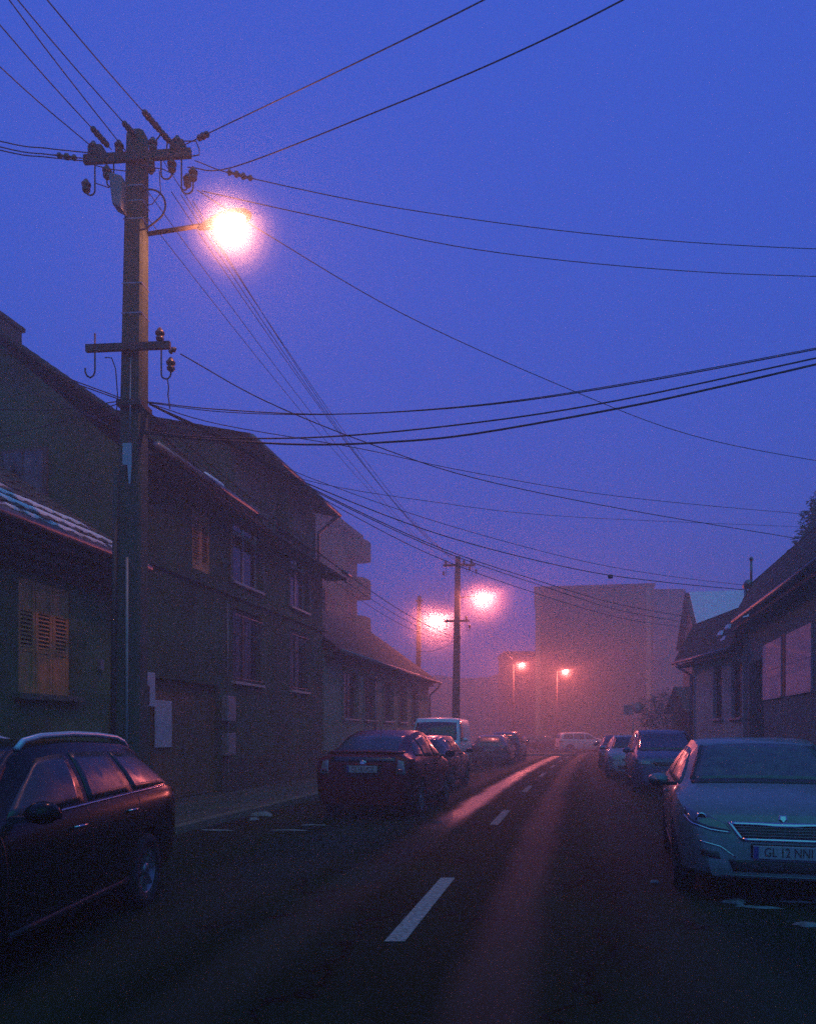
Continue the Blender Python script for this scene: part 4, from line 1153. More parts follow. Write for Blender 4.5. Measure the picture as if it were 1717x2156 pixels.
# across to the right hand houses
acc = [
    ([(410, 338, 11.3), (515, 372, 11.6), (850, 440, 12.6), (1280, 496, 13.6), (1720, 524, 14.6), (2200, 530, 16)], 0.0075),
    ([(425, 402, 11.3), (650, 452, 12.0), (1000, 525, 13.0), (1380, 566, 14.0), (1720, 582, 14.8), (2200, 588, 16)], 0.0075),
    ([(415, 400, 11.3), (560, 492, 12.0), (850, 662, 13.4), (1180, 812, 14.8), (1450, 915, 15.8), (1730, 972, 16.8), (2000, 1010, 17.5)], 0.0075),
    ([(310, 846, 11.2), (460, 862, 11.2), (700, 872, 11.0), (1000, 855, 10.6), (1300, 813, 10.2), (1730, 733, 9.8), (2200, 640, 9.4)], 0.008),
    ([(310, 848, 11.2), (480, 868, 11.2), (720, 872, 11.0), (1010, 852, 10.6), (1300, 810, 10.2), (1730, 730, 9.8), (2200, 636, 9.4)], 0.006),
    ([(300, 908, 11.1), (460, 922, 11.1), (700, 919, 10.8), (1000, 890, 10.5), (1300, 843, 10.1), (1730, 751, 9.7), (2200, 650, 9.4)], 0.011),
    ([(300, 912, 11.1), (420, 924, 11.1), (640, 936, 10.8), (830, 930, 10.6), (1000, 913, 10.4), (1300, 860, 10.0), (1480, 822, 9.8), (1730, 764, 9.6), (2200, 655, 9.4)], 0.014),
    ([(315, 850, 11.3), (470, 895, 12.0), (760, 945, 14.0), (980, 992, 16.0), (1300, 1045, 18.5), (1690, 1082, 21.5), (1900, 1095, 23)], 0.007),
    ([(380, 745, 11.4), (560, 845, 12.2), (780, 935, 13.6), (1000, 1007, 15.2), (1300, 1070, 17.4), (1660, 1131, 20), (1900, 1170, 22)], 0.009),
    ([(315, 852, 11.3), (500, 945, 12.6), (640, 1010, 13.8), (900, 1055, 16), (1200, 1088, 19), (1700, 1110, 24), (1900, 1120, 26)], 0.0055),
    ([(315, 850, 11.3), (470, 925, 12.4), (640, 1015, 13.6), (940, 1130, 16), (1220, 1200, 18.6), (1400, 1226, 20.4), (1566, 1242, 22.0)], 0.010),
    ([(315, 850, 11.3), (470, 920, 12.4), (650, 1005, 13.6), (940, 1105, 16), (1220, 1180, 18.6), (1400, 1212, 20.4), (1566, 1232, 22.0)], 0.006),
    ([(315, 850, 11.3), (490, 932, 12.6), (680, 1040, 14.6), (930, 1155, 18), (1130, 1222, 21.2), (1300, 1272, 24.4), (1455, 1300, 27.8)], 0.010),
    ([(315, 851, 11.3), (490, 934, 12.6), (680, 1043, 14.6), (930, 1160, 18), (1130, 1230, 21.2), (1300, 1284, 24.4), (1450, 1312, 27.8)], 0.009),
    ([(315, 852, 11.3), (490, 938, 12.6), (670, 1045, 14.4), (900, 1165, 17.4), (1100, 1240, 20.6), (1300, 1300, 24.4), (1450, 1322, 27.8)], 0.008),
]
labs = ['upper of the two thin wires running off high over the right houses', 'lower of the two thin wires running off high over the right houses', 'thin wire dropping from beside the near lamp to the boarded house',
        'black cable of the low bundle across the street, topmost one', 'thin line laid along the topmost black cable across the street', 'middle black cable of the low bundle across the street', 'thickest and lowest black cable of the bundle across the street',
        'thin wire leaving the pole clamp and ending at the spruce', 'thin wire leaving the lower cross-arm hook for the spruce', 'faintest wire strung level towards the spruce',
        'wire with a small clamp ending at the finial of the boarded house', 'finer wire ending just over the finial of the boarded house'] + ['wire from the pole clamp down to the small pale house roof'] * 3
grps = ['wires slung across the street'] * 3 + ['black cables to the near right'] * 4 + ['wires slung across the street'] * 5 + ['wires to the small pale house']  * 3
for (pts, r), lb, gp in zip(acc, labs, grps):
    wire([at(*p) for p in pts], r, lb, gp, n=40, run_on=14 if pts[-1][0] > 1850 else 0)
for t_ in (0.86, 1.0):
    p_ = at(410, 338, 11.3).lerp(at(515, 372, 11.6), t_); strain(p_, at(850, 440, 12.6) - at(410, 338, 11.3))
bl = MB().lathe([(0.02, -0.05), (0.06, -0.04), (0.06, 0.04), (0.02, 0.05)], 8).build('wire_clamp', M_IRON)
bl.location = at(1284, 1214, 19.2); tag(bl, 'small black clamp hanging on a wire across the street', 'clamp')
# along the street from pole to pole
tops = [(-0.55, 10.02, -0.58), (-0.2, 9.99, -0.3), (0.30, 10.05, 0.30), (0.48, 9.5, 0.40), (0.62, 9.45, 0.55), (0.80, 9.35, 0.72)]
for i, (x0_, z0_, x1_) in enumerate(tops):
    wire([polept(P1, 0.12 + x0_, z0_, 0.1), polept(P2, 0.12 + x1_, 9.95 - 0.1 * (i % 3), -0.1)], 0.006, 'bare wire running along the street from pole to pole', 'bare wires from pole to pole', sag=0.55 + 0.12 * i, n=30)
for i in range(3):
    wire([polept(P1, 0.25, 6.3 - 0.08 * i, 0.1), polept(P2, 0.1, 6.3 - 0.1 * i, -0.1)], 0.012 if i == 0 else 0.008, 'cable strung low along the facades between the poles', 'cables along the facades', sag=0.5 + 0.15 * i, n=30)
wire([polept(P2, 0.1, 6.3, 0.1), P3 + Vector((0, 0, 6.5))], 0.01, 'cable from the far pole to the plain lamp post', 'cables along the facades', sag=0.3)
for i in range(2):
    wire([polept(P2, 0.5 * (i - 0.5), 9.9, 0.1), LA + Vector((-0.6, 0.3, 0.4 + 0.3 * i))], 0.008, 'bare wire from the far pole to the crossing', 'bare wires to the crossing', sag=0.6)
for i in range(4):
    wire([polept(P1, 0.15, 6.25, 0.0), Vector((HC.root.location.x + 1.2 + 0.35 * i, HC.root.location.y + 5.2 + 1.6 * i, 6.85))], 0.007, 'house cable fanning from the crowded pole to the tall house eaves', 'house cables to the tall house', sag=0.12)
# low left house cables
for pts in ([(0, 722, 10.2), (90, 775, 10.6), (255, 838, 11.2)], [(0, 735, 10.2), (100, 785, 10.6), (255, 842, 11.2)], [(0, 862, 10.6), (120, 862, 10.9), (250, 845, 11.2)], [(20, 916, 10.6), (120, 890, 10.9), (250, 850, 11.2)], [(0, 800, 13.6), (160, 862, 13.2), (300, 930, 11.4)]):
    p = [at(*q) for q in pts]
    wire([p[0] + (p[0] - p[1]) * 1.5] + p, 0.008, 'house cable from the crowded pole out over the low roof', 'house cables over the low roof', n=20)

# ------------------------------------------------------------------ trees and bush
M_LEAF = mat('dark_needles', (0.035, 0.045, 0.028), rough=0.8, scale=2, var=0.5)
M_BARK = mat('bark', (0.05, 0.038, 0.03), rough=0.95, scale=6, var=0.4, bump=0.5)
def foliage(name, clumps, size, per, parent, seed, m=M_LEAF):
    r = random.Random(seed)
    vs = []; fs = []
    for (c, rx, ry, rz_) in clumps:
        k = int(per * rx * rz_)
        for _ in range(k):
            while True:
                x, y, z = r.uniform(-1, 1), r.uniform(-1, 1), r.uniform(-1, 1)
                d = x * x + y * y + z * z
                if d < 1 and r.random() < 0.35 + 0.65 * d: break
            q = 1 + 0.22 * math.sin(5 * x + 3 * z + seed) + 0.15 * math.sin(9 * y - 4 * z)
            p = Vector((c[0] + x * rx * q, c[1] + y * ry * q, c[2] + z * rz_ * q))
            a = Vector((r.gauss(0, 1), r.gauss(0, 1), r.gauss(0, 0.6))).normalized()
            b = a.orthogonal().normalized()
            s = size * r.uniform(0.6, 1.4)
            i = len(vs)
            vs += [p - a * s, p + b * s * 0.35, p + a * s, p - b * s * 0.35]
            fs.append((i, i + 1, i + 2, i + 3))
    me = bpy.data.meshes.new(name); me.from_pydata([tuple(v) for v in vs], [], fs); me.materials.append(m)
    o = bpy.data.objects.new(name, me); COL.objects.link(o); o.parent = parent
    return o
# tall block of flats with rounded balconies, end on, behind the long house
d60 = math.atan(sl(55))
AB = thing('balcony_block', 'tall hazy block of flats with rounded balconies behind the long house', 'house', (-3.9, 60.2, 0), math.pi / 2 - d60)
mb = facade(MB(), 17.0, 16.4, [(-0.001 + 2.2 + 3.0 * q, 3.4 + 3.0 * q, 0.9 + 2.85 * f, 2.3 + 2.85 * f) for q in range(4) for f in range(2, 5)])
mb.v = [(x - 17.0, y, z) for (x, y, z) in mb.v]
mb.add([(0, 0, 0), (0, 10, 0), (0, 10, 16.4), (0, 0, 16.4)], [(0, 1, 2, 3)]).add([(-17, 0, 0), (-17, 10, 0), (-17, 10, 16.4), (-17, 0, 16.4)], [(3, 2, 1, 0)])
mb.build('wall', M_PLASTER_DARK, AB)
MB().box((-17.3, -0.4, 16.4), (0.3, 10.3, 16.75)).build('roof', M_TILE2, AB)
for f in range(5):
    z = 3.35 + 2.85 * f
    def ring(sc): return [(-2.7, 0.0), (-2.7, -0.75 * sc), (-2.3, -1.15 * sc), (-1.6, -1.3 * sc), (-0.7, -1.3 * sc), (-0.05, -1.12 * sc), (0.2, -0.7 * sc), (0.2, 0.0)]
    o_, i_ = ring(1.0), [(x * 0.94 - 0.04, y + 0.09 if y else 0.0) for (x, y) in ring(1.0)]
    b = MB()
    n_ = len(o_)
    b.add([(x, y, z - 0.15) for x, y in o_] + [(x, y, z) for x, y in o_], [tuple(range(n_)), tuple(range(2 * n_ - 1, n_ - 1, -1))] + [(q, n_ + q, n_ + (q + 1) % n_, (q + 1) % n_) for q in range(n_)])
    bo = b.build('balcony', M_PLASTER_DARK, AB)
    p = MB()
    p.add([(x, y, z + 0.003) for x, y in o_] + [(x, y, z + 1.15) for x, y in o_] + [(x, y, z + 0.003) for x, y in i_] + [(x, y, z + 1.15) for x, y in i_],
          [(q, q + 1, n_ + q + 1, n_ + q) for q in range(n_ - 1)] + [(2 * n_ + q + 1, 2 * n_ + q, 3 * n_ + q, 3 * n_ + q + 1) for q in range(n_ - 1)] + [(n_ + q, n_ + q + 1, 3 * n_ + q + 1, 3 * n_ + q) for q in range(n_ - 1)])
    p.build('parapet', M_PLASTER_DARK, bo)
    if f in (2, 3, 4): MB().box((-2.2, -0.02, z + 0.05), (-1.3, 0.01, z + 2.1)).build('balcony_door', M_FRAME_DK, AB)
for q in range(4):
    for f in range(2, 5): window(AB, 2.2 + 3.0 * q - 17.0, 3.4 + 3.0 * q - 17.0, 0.9 + 2.85 * f, 2.3 + 2.85 * f, frame=M_FRAME_DK, sill=False)
T2 = thing('spruce_tree', 'dark spruce showing above the boarded house roof', 'tree', (14.55, 27.5, 0))
cl = []
for i in range(16):
    z = 3.0 + i * 0.45
    rad = 2.6 * (1 - (i / 17.0)) + 0.15
    for q in range(5):
        a = i * 1.1 + q * 2 * math.pi / 5
        cl.append((Vector((rad * 0.55 * math.cos(a), rad * 0.55 * math.sin(a), z - 0.1)), rad * 0.5, rad * 0.5, 0.28))
foliage('crown', cl, 0.12, 1300, T2, 5)
MB().tube([(0, 0, 0), (0, 0, 10.2)], 0.2, 8, 0.03).build('trunk', M_BARK, T2)
B1 = thing('bush', 'dark tangled bush by the shed at the end of the right row', 'bush', (12.1, 36.5, 0))
cl = []
for (px, py, rr) in ((1372, 1490, 26), (1400, 1475, 28), (1425, 1500, 26), (1385, 1515, 28), (1415, 1525, 26), (1362, 1520, 20)):
    p = at(px, py, 36.5) - B1.location
    cl.append((p + Vector((0, rnd.uniform(-0.4, 0.4), 0)), rr * 36.5 / FPX * 1.1, rr * 36.5 / FPX * 1.2, rr * 36.5 / FPX * 0.9))
foliage('crown', cl, 0.06, 1500, B1, 9)
st = MB()
for q in range(9):
    a = q * 0.7
    st.tube([(0.15 * math.cos(a), 0.15 * math.sin(a), 0), (0.5 * math.cos(a), 0.4 * math.sin(a), 1.2), (0.9 * math.cos(a), 0.6 * math.sin(a), 2.2)], 0.035, 5, 0.01)
st.build('stem', M_BARK, B1)
# road signs seen from behind
sg = thing('road_sign', 'two grey road signs on one post, seen from behind near the bush', 'road sign', (at(1331, 1560, 42).x, 42.0, 0.12))
MB().tube([(0, 0, 0), (0, 0, 3.1)], 0.035, 8).build('post', M_TAPE, sg)
MB().lathe([(0.0, 0), (0.30, 0.0), (0.30, 0.02), (0.0, 0.02)], 20, (0.27, -0.05, 2.78), 'y').build('round_plate', M_GREYBOX, sg)
MB().box((-0.50, -0.05, 2.40), (-0.03, -0.03, 2.92)).build('square_plate', M_GREYBOX, sg, bevel=0.02)
# kerbed island at the crossing
isl = MB().box((0, 0, 0), (3.4, 1.4, 0.13)).build('traffic_island', M_KERB, None, bevel=0.05)
isl.location = (8.0, 53.5, 0); isl.rotation_euler = (0, 0, R(-8))
tag(isl, 'pale kerbed strip at the mouth of the crossing', None, kind='structure')
# ================================================================== CARS
def paint(name, c, rough=0.24, metal=0.1, frost=0.0, fc=(0.3, 0.32, 0.35), spec=0.5, coat=0.3):
    if frost:
        return mat(name, c, rough=rough + 0.15, metal=metal * 0.5, base2=fc, thresh=(0.75 - 0.5 * frost, 1.0 - 0.35 * frost), scale=14, coat=0.3, detail=9)
    return mat(name, c, rough=rough, metal=metal, var=0.10, scale=3, coat=coat, spec=spec)
M_GLASS = mat('car_glass', (0.008, 0.010, 0.012), rough=0.10, var=0.3, scale=4, spec=0.7, rvar=0.06)
M_GLASSF = frosted('car_glass_hoar', (0.035, 0.05, 0.05), (0.09, 0.12, 0.11), 0.75, 9)
M_GLASSH = frosted('car_glass_misted', (0.008, 0.020, 0.018), (0.018, 0.046, 0.042), 0.6, 3)
M_RUBBER = mat('tyre_rubber', (0.012, 0.012, 0.012), rough=0.85, scale=10, var=0.3)
M_RIM = mat('alloy_rim', (0.22, 0.22, 0.23), rough=0.4, metal=0.8, var=0.2)
M_TRIM = mat('black_trim', (0.010, 0.010, 0.010), rough=0.55, var=0.3)
M_CHROME = mat('chrome', (0.5, 0.5, 0.5), rough=0.16, metal=1.0, var=0.05)
M_LENS = mat('clear_lamp_lens', (0.16, 0.165, 0.17), rough=0.12, var=0.5, scale=30, spec=0.8, coat=0.5)
M_LENS_DK = mat('dark_headlamp_lens', (0.05, 0.052, 0.055), rough=0.10, var=0.6, scale=24, spec=0.8, coat=0.5)
M_RED = mat('red_lamp_lens', (0.16, 0.012, 0.010), rough=0.15, var=0.3, scale=20, spec=0.8, coat=0.5)
M_PLATE = mat('number_plate', (0.34, 0.34, 0.33), rough=0.5, var=0.08)
M_PLATEBLUE = mat('plate_blue_strip', (0.02, 0.04, 0.22), rough=0.5, var=0.05)
M_LETTER = mat('plate_lettering', (0.012, 0.012, 0.012), rough=0.6, var=0.05)

def pchip(pts):
    pts = sorted(pts)
    xs = [p[0] for p in pts]; ys = [p[1] for p in pts]
    n = len(xs)
    h = [xs[i + 1] - xs[i] for i in range(n - 1)]
    dl = [(ys[i + 1] - ys[i]) / h[i] for i in range(n - 1)]
    m = [dl[0]] + [0.0 if dl[i - 1] * dl[i] <= 0 else 2 * dl[i - 1] * dl[i] / (dl[i - 1] + dl[i]) for i in range(1, n - 1)] + [dl[-1]]
    def f(x):
        if x <= xs[0]: return ys[0]
        if x >= xs[-1]: return ys[-1]
        i = 0
        while xs[i + 1] < x: i += 1
        t = (x - xs[i]) / h[i]
        return ys[i] * (1 + 2 * t) * (1 - t) ** 2 + h[i] * m[i] * t * (1 - t) ** 2 + ys[i + 1] * t * t * (3 - 2 * t) + h[i] * m[i + 1] * t * t * (t - 1)
    return f

KINDS = {
 'hatch': dict(L=4.25, W=0.90, wb=2.62, wr=0.315, track=0.79, zb=[(-2.12, 0.97), (-1.0, 0.97), (1.0, 0.925), (2.12, 0.80)],
   zt=[(-2.125, 0.50), (-2.10, 0.86), (-2.03, 1.02), (-1.85, 1.22), (-1.60, 1.38), (-1.15, 1.445), (-0.2, 1.46), (0.30, 1.41), (0.62, 1.25), (1.04, 1.015), (1.22, 0.985), (1.70, 0.885), (1.93, 0.79), (2.04, 0.66), (2.10, 0.48), (2.125, 0.34)],
   w=[(-2.125, 0.70), (-2.0, 0.83), (-1.6, 0.885), (0, 0.90), (1.4, 0.89), (1.8, 0.845), (2.0, 0.74), (2.125, 0.60)],
   wrf=[(-2.1, 0.60), (-1.6, 0.56), (-1.0, 0.60), (0, 0.625), (0.35, 0.615), (0.7, 0.66), (1.04, 0.735), (1.3, 0.77), (1.8, 0.70), (2.125, 0.48)],
   win=[((0.86, -0.10), (0.22, -0.17)), ((-0.18, -0.98), (-0.25, -0.98)), ((-1.05, -1.55), (-1.05, -1.30))],
   ws=((0.665, 1.055), (0.535, 1.375)), rw=((0.60, 1.06), (0.47, 1.37))),
 'estate': dict(L=4.66, W=0.905, wb=2.68, wr=0.32, track=0.79, zb=[(-2.33, 0.99), (-1.0, 0.975), (1.0, 0.93), (2.33, 0.80)],
   zt=[(-2.33, 0.50), (-2.305, 0.86), (-2.25, 1.02), (-2.13, 1.20), (-1.93, 1.36), (-1.55, 1.435), (-0.4, 1.465), (0.25, 1.43), (0.60, 1.28), (1.08, 1.02), (1.28, 0.97), (1.95, 0.83), (2.17, 0.72), (2.28, 0.52), (2.33, 0.34)],
   w=[(-2.33, 0.72), (-2.2, 0.83), (-1.8, 0.89), (0, 0.905), (1.5, 0.89), (2.0, 0.83), (2.2, 0.74), (2.33, 0.60)],
   wrf=[(-2.3, 0.60), (-1.9, 0.55), (-1.2, 0.60), (0, 0.63), (0.35, 0.62), (0.7, 0.66), (1.08, 0.74), (1.4, 0.77), (2.0, 0.70), (2.33, 0.48)],
   win=[((0.86, -0.12), (0.20, -0.20)), ((-0.20, -1.02), (-0.28, -0.98)), ((-1.09, -2.03), (-1.05, -1.72))],
   ws=((0.67, 1.06), (0.54, 1.39)), rw=((0.60, 1.08), (0.48, 1.36))),
 'liftback': dict(L=4.45, W=0.865, wb=2.70, wr=0.31, track=0.75, zb=[(-2.22, 1.01), (-1.0, 0.98), (1.0, 0.93), (2.22, 0.78)],
   zt=[(-2.225, 0.48), (-2.20, 0.86), (-2.13, 1.04), (-2.04, 1.105), (-1.95, 1.135), (-1.6, 1.26), (-1.0, 1.42), (-0.3, 1.49), (0.25, 1.455), (0.75, 1.26), (1.30, 1.015), (1.55, 0.95), (2.0, 0.80), (2.14, 0.64), (2.20, 0.46), (2.225, 0.33)],
   w=[(-2.225, 0.72), (-2.1, 0.82), (-1.7, 0.855), (0, 0.865), (1.5, 0.85), (1.9, 0.80), (2.1, 0.70), (2.225, 0.56)],
   wrf=[(-2.2, 0.68), (-2.0, 0.64), (-1.6, 0.58), (-1.0, 0.58), (0, 0.60), (0.3, 0.60), (0.8, 0.65), (1.30, 0.72), (1.6, 0.74), (2.0, 0.66), (2.225, 0.44)],
   win=[((1.0, 0.0), (0.35, -0.06)), ((-0.08, -0.92), (-0.14, -0.90)), ((-1.0, -1.55), (-0.98, -1.22))],
   ws=((0.64, 1.06), (0.51, 1.40)), rw=((0.62, 1.12), (0.49, 1.38))),
 'mpv': dict(L=4.2, W=0.88, wb=2.6, wr=0.31, track=0.77, zb=[(-2.1, 1.02), (-1.0, 1.02), (1.0, 0.98), (2.1, 0.84)],
   zt=[(-2.10, 0.50), (-2.085, 1.00), (-2.03, 1.28), (-1.92, 1.50), (-1.5, 1.60), (-0.2, 1.62), (0.25, 1.58), (0.75, 1.34), (1.35, 1.08), (1.52, 1.03), (1.88, 0.91), (2.02, 0.76), (2.08, 0.52), (2.10, 0.34)],
   w=[(-2.1, 0.76), (-2.0, 0.84), (-1.6, 0.88), (0, 0.88), (1.4, 0.87), (1.8, 0.82), (2.0, 0.74), (2.1, 0.62)],
   wrf=[(-2.05, 0.68), (-1.6, 0.63), (0, 0.66), (0.3, 0.65), (0.8, 0.68), (1.35, 0.74), (1.6, 0.76), (1.9, 0.68), (2.1, 0.5)],
   win=[((1.05, 0.08), (0.32, 0.0)), ((0.0, -0.92), (-0.08, -0.90)), ((-1.0, -1.80), (-0.98, -1.68))],
   ws=((0.69, 1.11), (0.58, 1.53)), rw=((0.66, 1.12), (0.56, 1.50))),
 'van': dict(L=4.95, W=0.97, wb=3.05, wr=0.33, track=0.85, zb=[(-2.47, 1.22), (1.2, 1.22), (2.47, 1.0)],
   zt=[(-2.475, 0.5), (-2.465, 1.75), (-2.42, 2.02), (-2.2, 2.09), (0.9, 2.10), (1.12, 2.05), (1.30, 1.90), (1.92, 1.27), (2.08, 1.19), (2.30, 1.05), (2.40, 0.84), (2.45, 0.58), (2.475, 0.36)],
   w=[(-2.475, 0.92), (-2.3, 0.95), (0, 0.97), (1.5, 0.96), (2.0, 0.92), (2.3, 0.84), (2.475, 0.68)],
   wrf=[(-2.47, 0.80), (-1.5, 0.82), (0.9, 0.82), (1.3, 0.80), (1.95, 0.82), (2.2, 0.80), (2.475, 0.55)],
   win=[((1.55, 0.62), (1.02, 0.56))],
   ws=((0.78, 1.30), (0.70, 1.92)), rw=((0.72, 1.25), (0.70, 1.85))),
}
def section(k, x):
    w, zt, wr, zb = k['fw'](x), k['fz'](x), k['fr'](x), k['fb'](x)
    z0 = 0.20 + 0.05 * max(0, (abs(x) - k['L'] / 2 + 0.5) / 0.5)
    zb = min(zb, zt - 0.05)
    zb = max(zb, z0 + 0.06)
    hh = zb - z0
    wr = min(wr, 0.93 * w)
    p = [(0, z0), (0.55 * w, z0), (0.86 * w, z0), (0.955 * w, z0 + 0.10 * hh), (0.985 * w, z0 + 0.30 * hh), (1.0 * w, z0 + 0.55 * hh), (1.0 * w, z0 + 0.76 * hh), (0.985 * w, z0 + 0.90 * hh), (0.955 * w, zb)]
    gz = zt - zb
    er = min(0.075, gz * 0.35)
    yb, ye = 0.945 * w, wr
    for t in (0.25, 0.5, 0.75, 1.0):
        bulge = 0.030 * math.sin(math.pi * t) * min(1, gz / 0.4)
        p.append((yb + (ye - yb) * t + bulge, zb + (gz - er) * t * 0.985 + 0.01 * min(1, gz)))
    p += [(0.955 * wr, zt - er * 0.42), (0.86 * wr, zt - er * 0.2), (0.6 * wr, zt - er * 0.08), (0.3 * wr, zt - er * 0.02), (0, zt)]
    return p
BODY = {}
def body_mesh(kind):
    if kind in BODY: return BODY[kind]
    k = KINDS[kind]
    k['fz'], k['fw'], k['fr'], k['fb'] = pchip(k['zt']), pchip(k['w']), pchip(k['wrf']), pchip(k['zb'])
    L2 = k['L'] / 2
    xs = set()
    for i in range(57): xs.add(round(-L2 + k['L'] * (0.5 - 0.5 * math.cos(math.pi * i / 56)), 4))
    for p in k['zt']: xs.add(round(p[0], 4))
    xs = sorted(xs)
    keep = [xs[0]]
    for x in xs[1:]:
        if x - keep[-1] > 0.006: keep.append(x)
    xs = keep
    ring = None; vs = []; fs = []
    for x in xs:
        p = section(k, x)
        full = p + [(-y, z) for (y, z) in reversed(p[1:-1])]
        ring = len(full)
        vs += [(x, y, z) for (y, z) in full]
    for i in range(len(xs) - 1):
        for q in range(ring):
            q2 = (q + 1) % ring
            fs.append((i * ring + q, (i + 1) * ring + q, (i + 1) * ring + q2, i * ring + q2))
    fs.append(tuple(range(ring))); fs.append(tuple((len(xs) - 1) * ring + q for q in range(ring - 1, -1, -1)))
    me = bpy.data.meshes.new('body'); me.from_pydata(vs, [], fs); me.update()
    bm = bmesh.new(); bm.from_mesh(me); bmesh.ops.recalc_face_normals(bm, faces=bm.faces); bm.to_mesh(me)
    bvh = BVHTree.FromBMesh(bm); bm.free()
    # wheel arches are cut out
    bo = bpy.data.objects.new('body', me); COL.objects.link(bo)
    cm = MB()
    for sx in (-1, 1):
        for sy in (-1, 1):
            n = 28; r = k['wr'] + 0.055
            cx_, y0, y1 = sx * k['wb'] / 2 + 0.03, sy * (k['track'] - 0.16), sy * 1.3
            v = []
            for y in (y0, y1):
                for q in range(n):
                    a = 2 * math.pi * q / n
                    v.append((cx_ + r * math.cos(a), y, k['wr'] + r * math.sin(a)))
            f = [(q, (q + 1) % n, n + (q + 1) % n, n + q) for q in range(n)] + [tuple(range(n - 1, -1, -1)), tuple(n + q for q in range(n))]
            cm.add(v, f)
    cme = cm.mesh('cutter')
    b2 = bmesh.new(); b2.from_mesh(cme); bmesh.ops.recalc_face_normals(b2, faces=b2.faces); b2.to_mesh(cme); b2.free()
    co = bpy.data.objects.new('cutter', cme); COL.objects.link(co)
    md = bo.modifiers.new('arch', 'BOOLEAN'); md.operation = 'DIFFERENCE'; md.object = co; md.solver = 'EXACT'
    bpy.context.view_layer.update()
    out = bpy.data.meshes.new_from_object(bo.evaluated_get(bpy.context.evaluated_depsgraph_get()))
    if len(out.polygons) < 500: out = me.copy()
    bpy.data.objects.remove(bo); bpy.data.objects.remove(co)
    out.name = 'body'
    for p in out.polygons: p.use_smooth = True
    try: out.set_sharp_from_angle(angle=R(38))
    except Exception: pass
    BODY[kind] = (out, bvh)
    return BODY[kind]

def cast(bvh, a, b, ax):
    o, d = {'F': ((6, a, b), (-1, 0, 0)), 'B': ((-6, a, b), (1, 0, 0)), 'L': ((a, 6, b), (0, -1, 0)), 'R': ((a, -6, b), (0, 1, 0)), 'T': ((a, b, 6), (0, 0, -1))}[ax]
    hit, nrm, _, _ = bvh.ray_cast(Vector(o), Vector(d))
    if hit is None:
        hit, nrm, _, _ = bvh.find_nearest(Vector((a if ax in 'LRT' else (2.0 if ax == 'F' else -2.0), (0.85 if ax == 'L' else -0.85) if ax in 'LR' else (a if ax != 'T' else b), b if ax != 'T' else 1.0)))
    if nrm.dot(Vector(d)) > 0: nrm = -nrm
    return hit, nrm
def resample(pl, n):
    L_ = [0.0]
    for a, b in zip(pl, pl[1:]): L_.append(L_[-1] + math.hypot(b[0] - a[0], b[1] - a[1]))
    outp = []
    for i in range(n):
        t = L_[-1] * i / (n - 1)
        j = 0
        while j < len(pl) - 2 and L_[j + 1] < t: j += 1
        u = 0 if L_[j + 1] == L_[j] else (t - L_[j]) / (L_[j + 1] - L_[j])
        outp.append((pl[j][0] + (pl[j + 1][0] - pl[j][0]) * u, pl[j][1] + (pl[j + 1][1] - pl[j][1]) * u))
    return outp
def patch(name, bvh, lo, hi, ax, m, par, off=0.004, n=14, r=8, thick=0.012):
    """a panel laid onto the body between two lines drawn in one view, with its own edge"""
    A, B = resample(lo, n), resample(hi, n)
    vs = []; inn = []
    for j in range(r):
        t = j / (r - 1)
        for i in range(n):
            a = A[i][0] + (B[i][0] - A[i][0]) * t; b = A[i][1] + (B[i][1] - A[i][1]) * t
            h, nr = cast(bvh, a, b, ax)
            vs.append(h + nr * off); inn.append(h + nr * (off - thick))
    fs = [(j * n + i, j * n + i + 1, (j + 1) * n + i + 1, (j + 1) * n + i) for j in range(r - 1) for i in range(n - 1)]
    rim = [i for i in range(n)] + [j * n + n - 1 for j in range(1, r)] + [(r - 1) * n + i for i in range(n - 2, -1, -1)] + [j * n for j in range(r - 2, 0, -1)]
    base = len(vs)
    rv = [inn[i] for i in rim]
    K = len(rim)
    fs2 = [(rim[q], rim[(q + 1) % K], base + (q + 1) % K, base + q) for q in range(K)]
    mb = MB(); mb.v = [tuple(v) for v in vs + rv]; mb.f = fs + fs2; mb.sm = [True] * len(fs) + [False] * len(fs2)
    o = mb.build(name, m, par)
    bm = bmesh.new(); bm.from_mesh(o.data); bmesh.ops.recalc_face_normals(bm, faces=bm.faces)
    out_dir = {'F': (1, 0, 0), 'B': (-1, 0, 0), 'L': (0, 1, 0), 'R': (0, -1, 0), 'T': (0, 0, 1)}[ax]
    bm.faces.ensure_lookup_table()
    if bm.faces[len(fs) // 2].normal.dot(Vector(out_dir)) < 0: bmesh.ops.reverse_faces(bm, faces=bm.faces)
    bm.to_mesh(o.data); bm.free()
    return o
WHEEL = {}
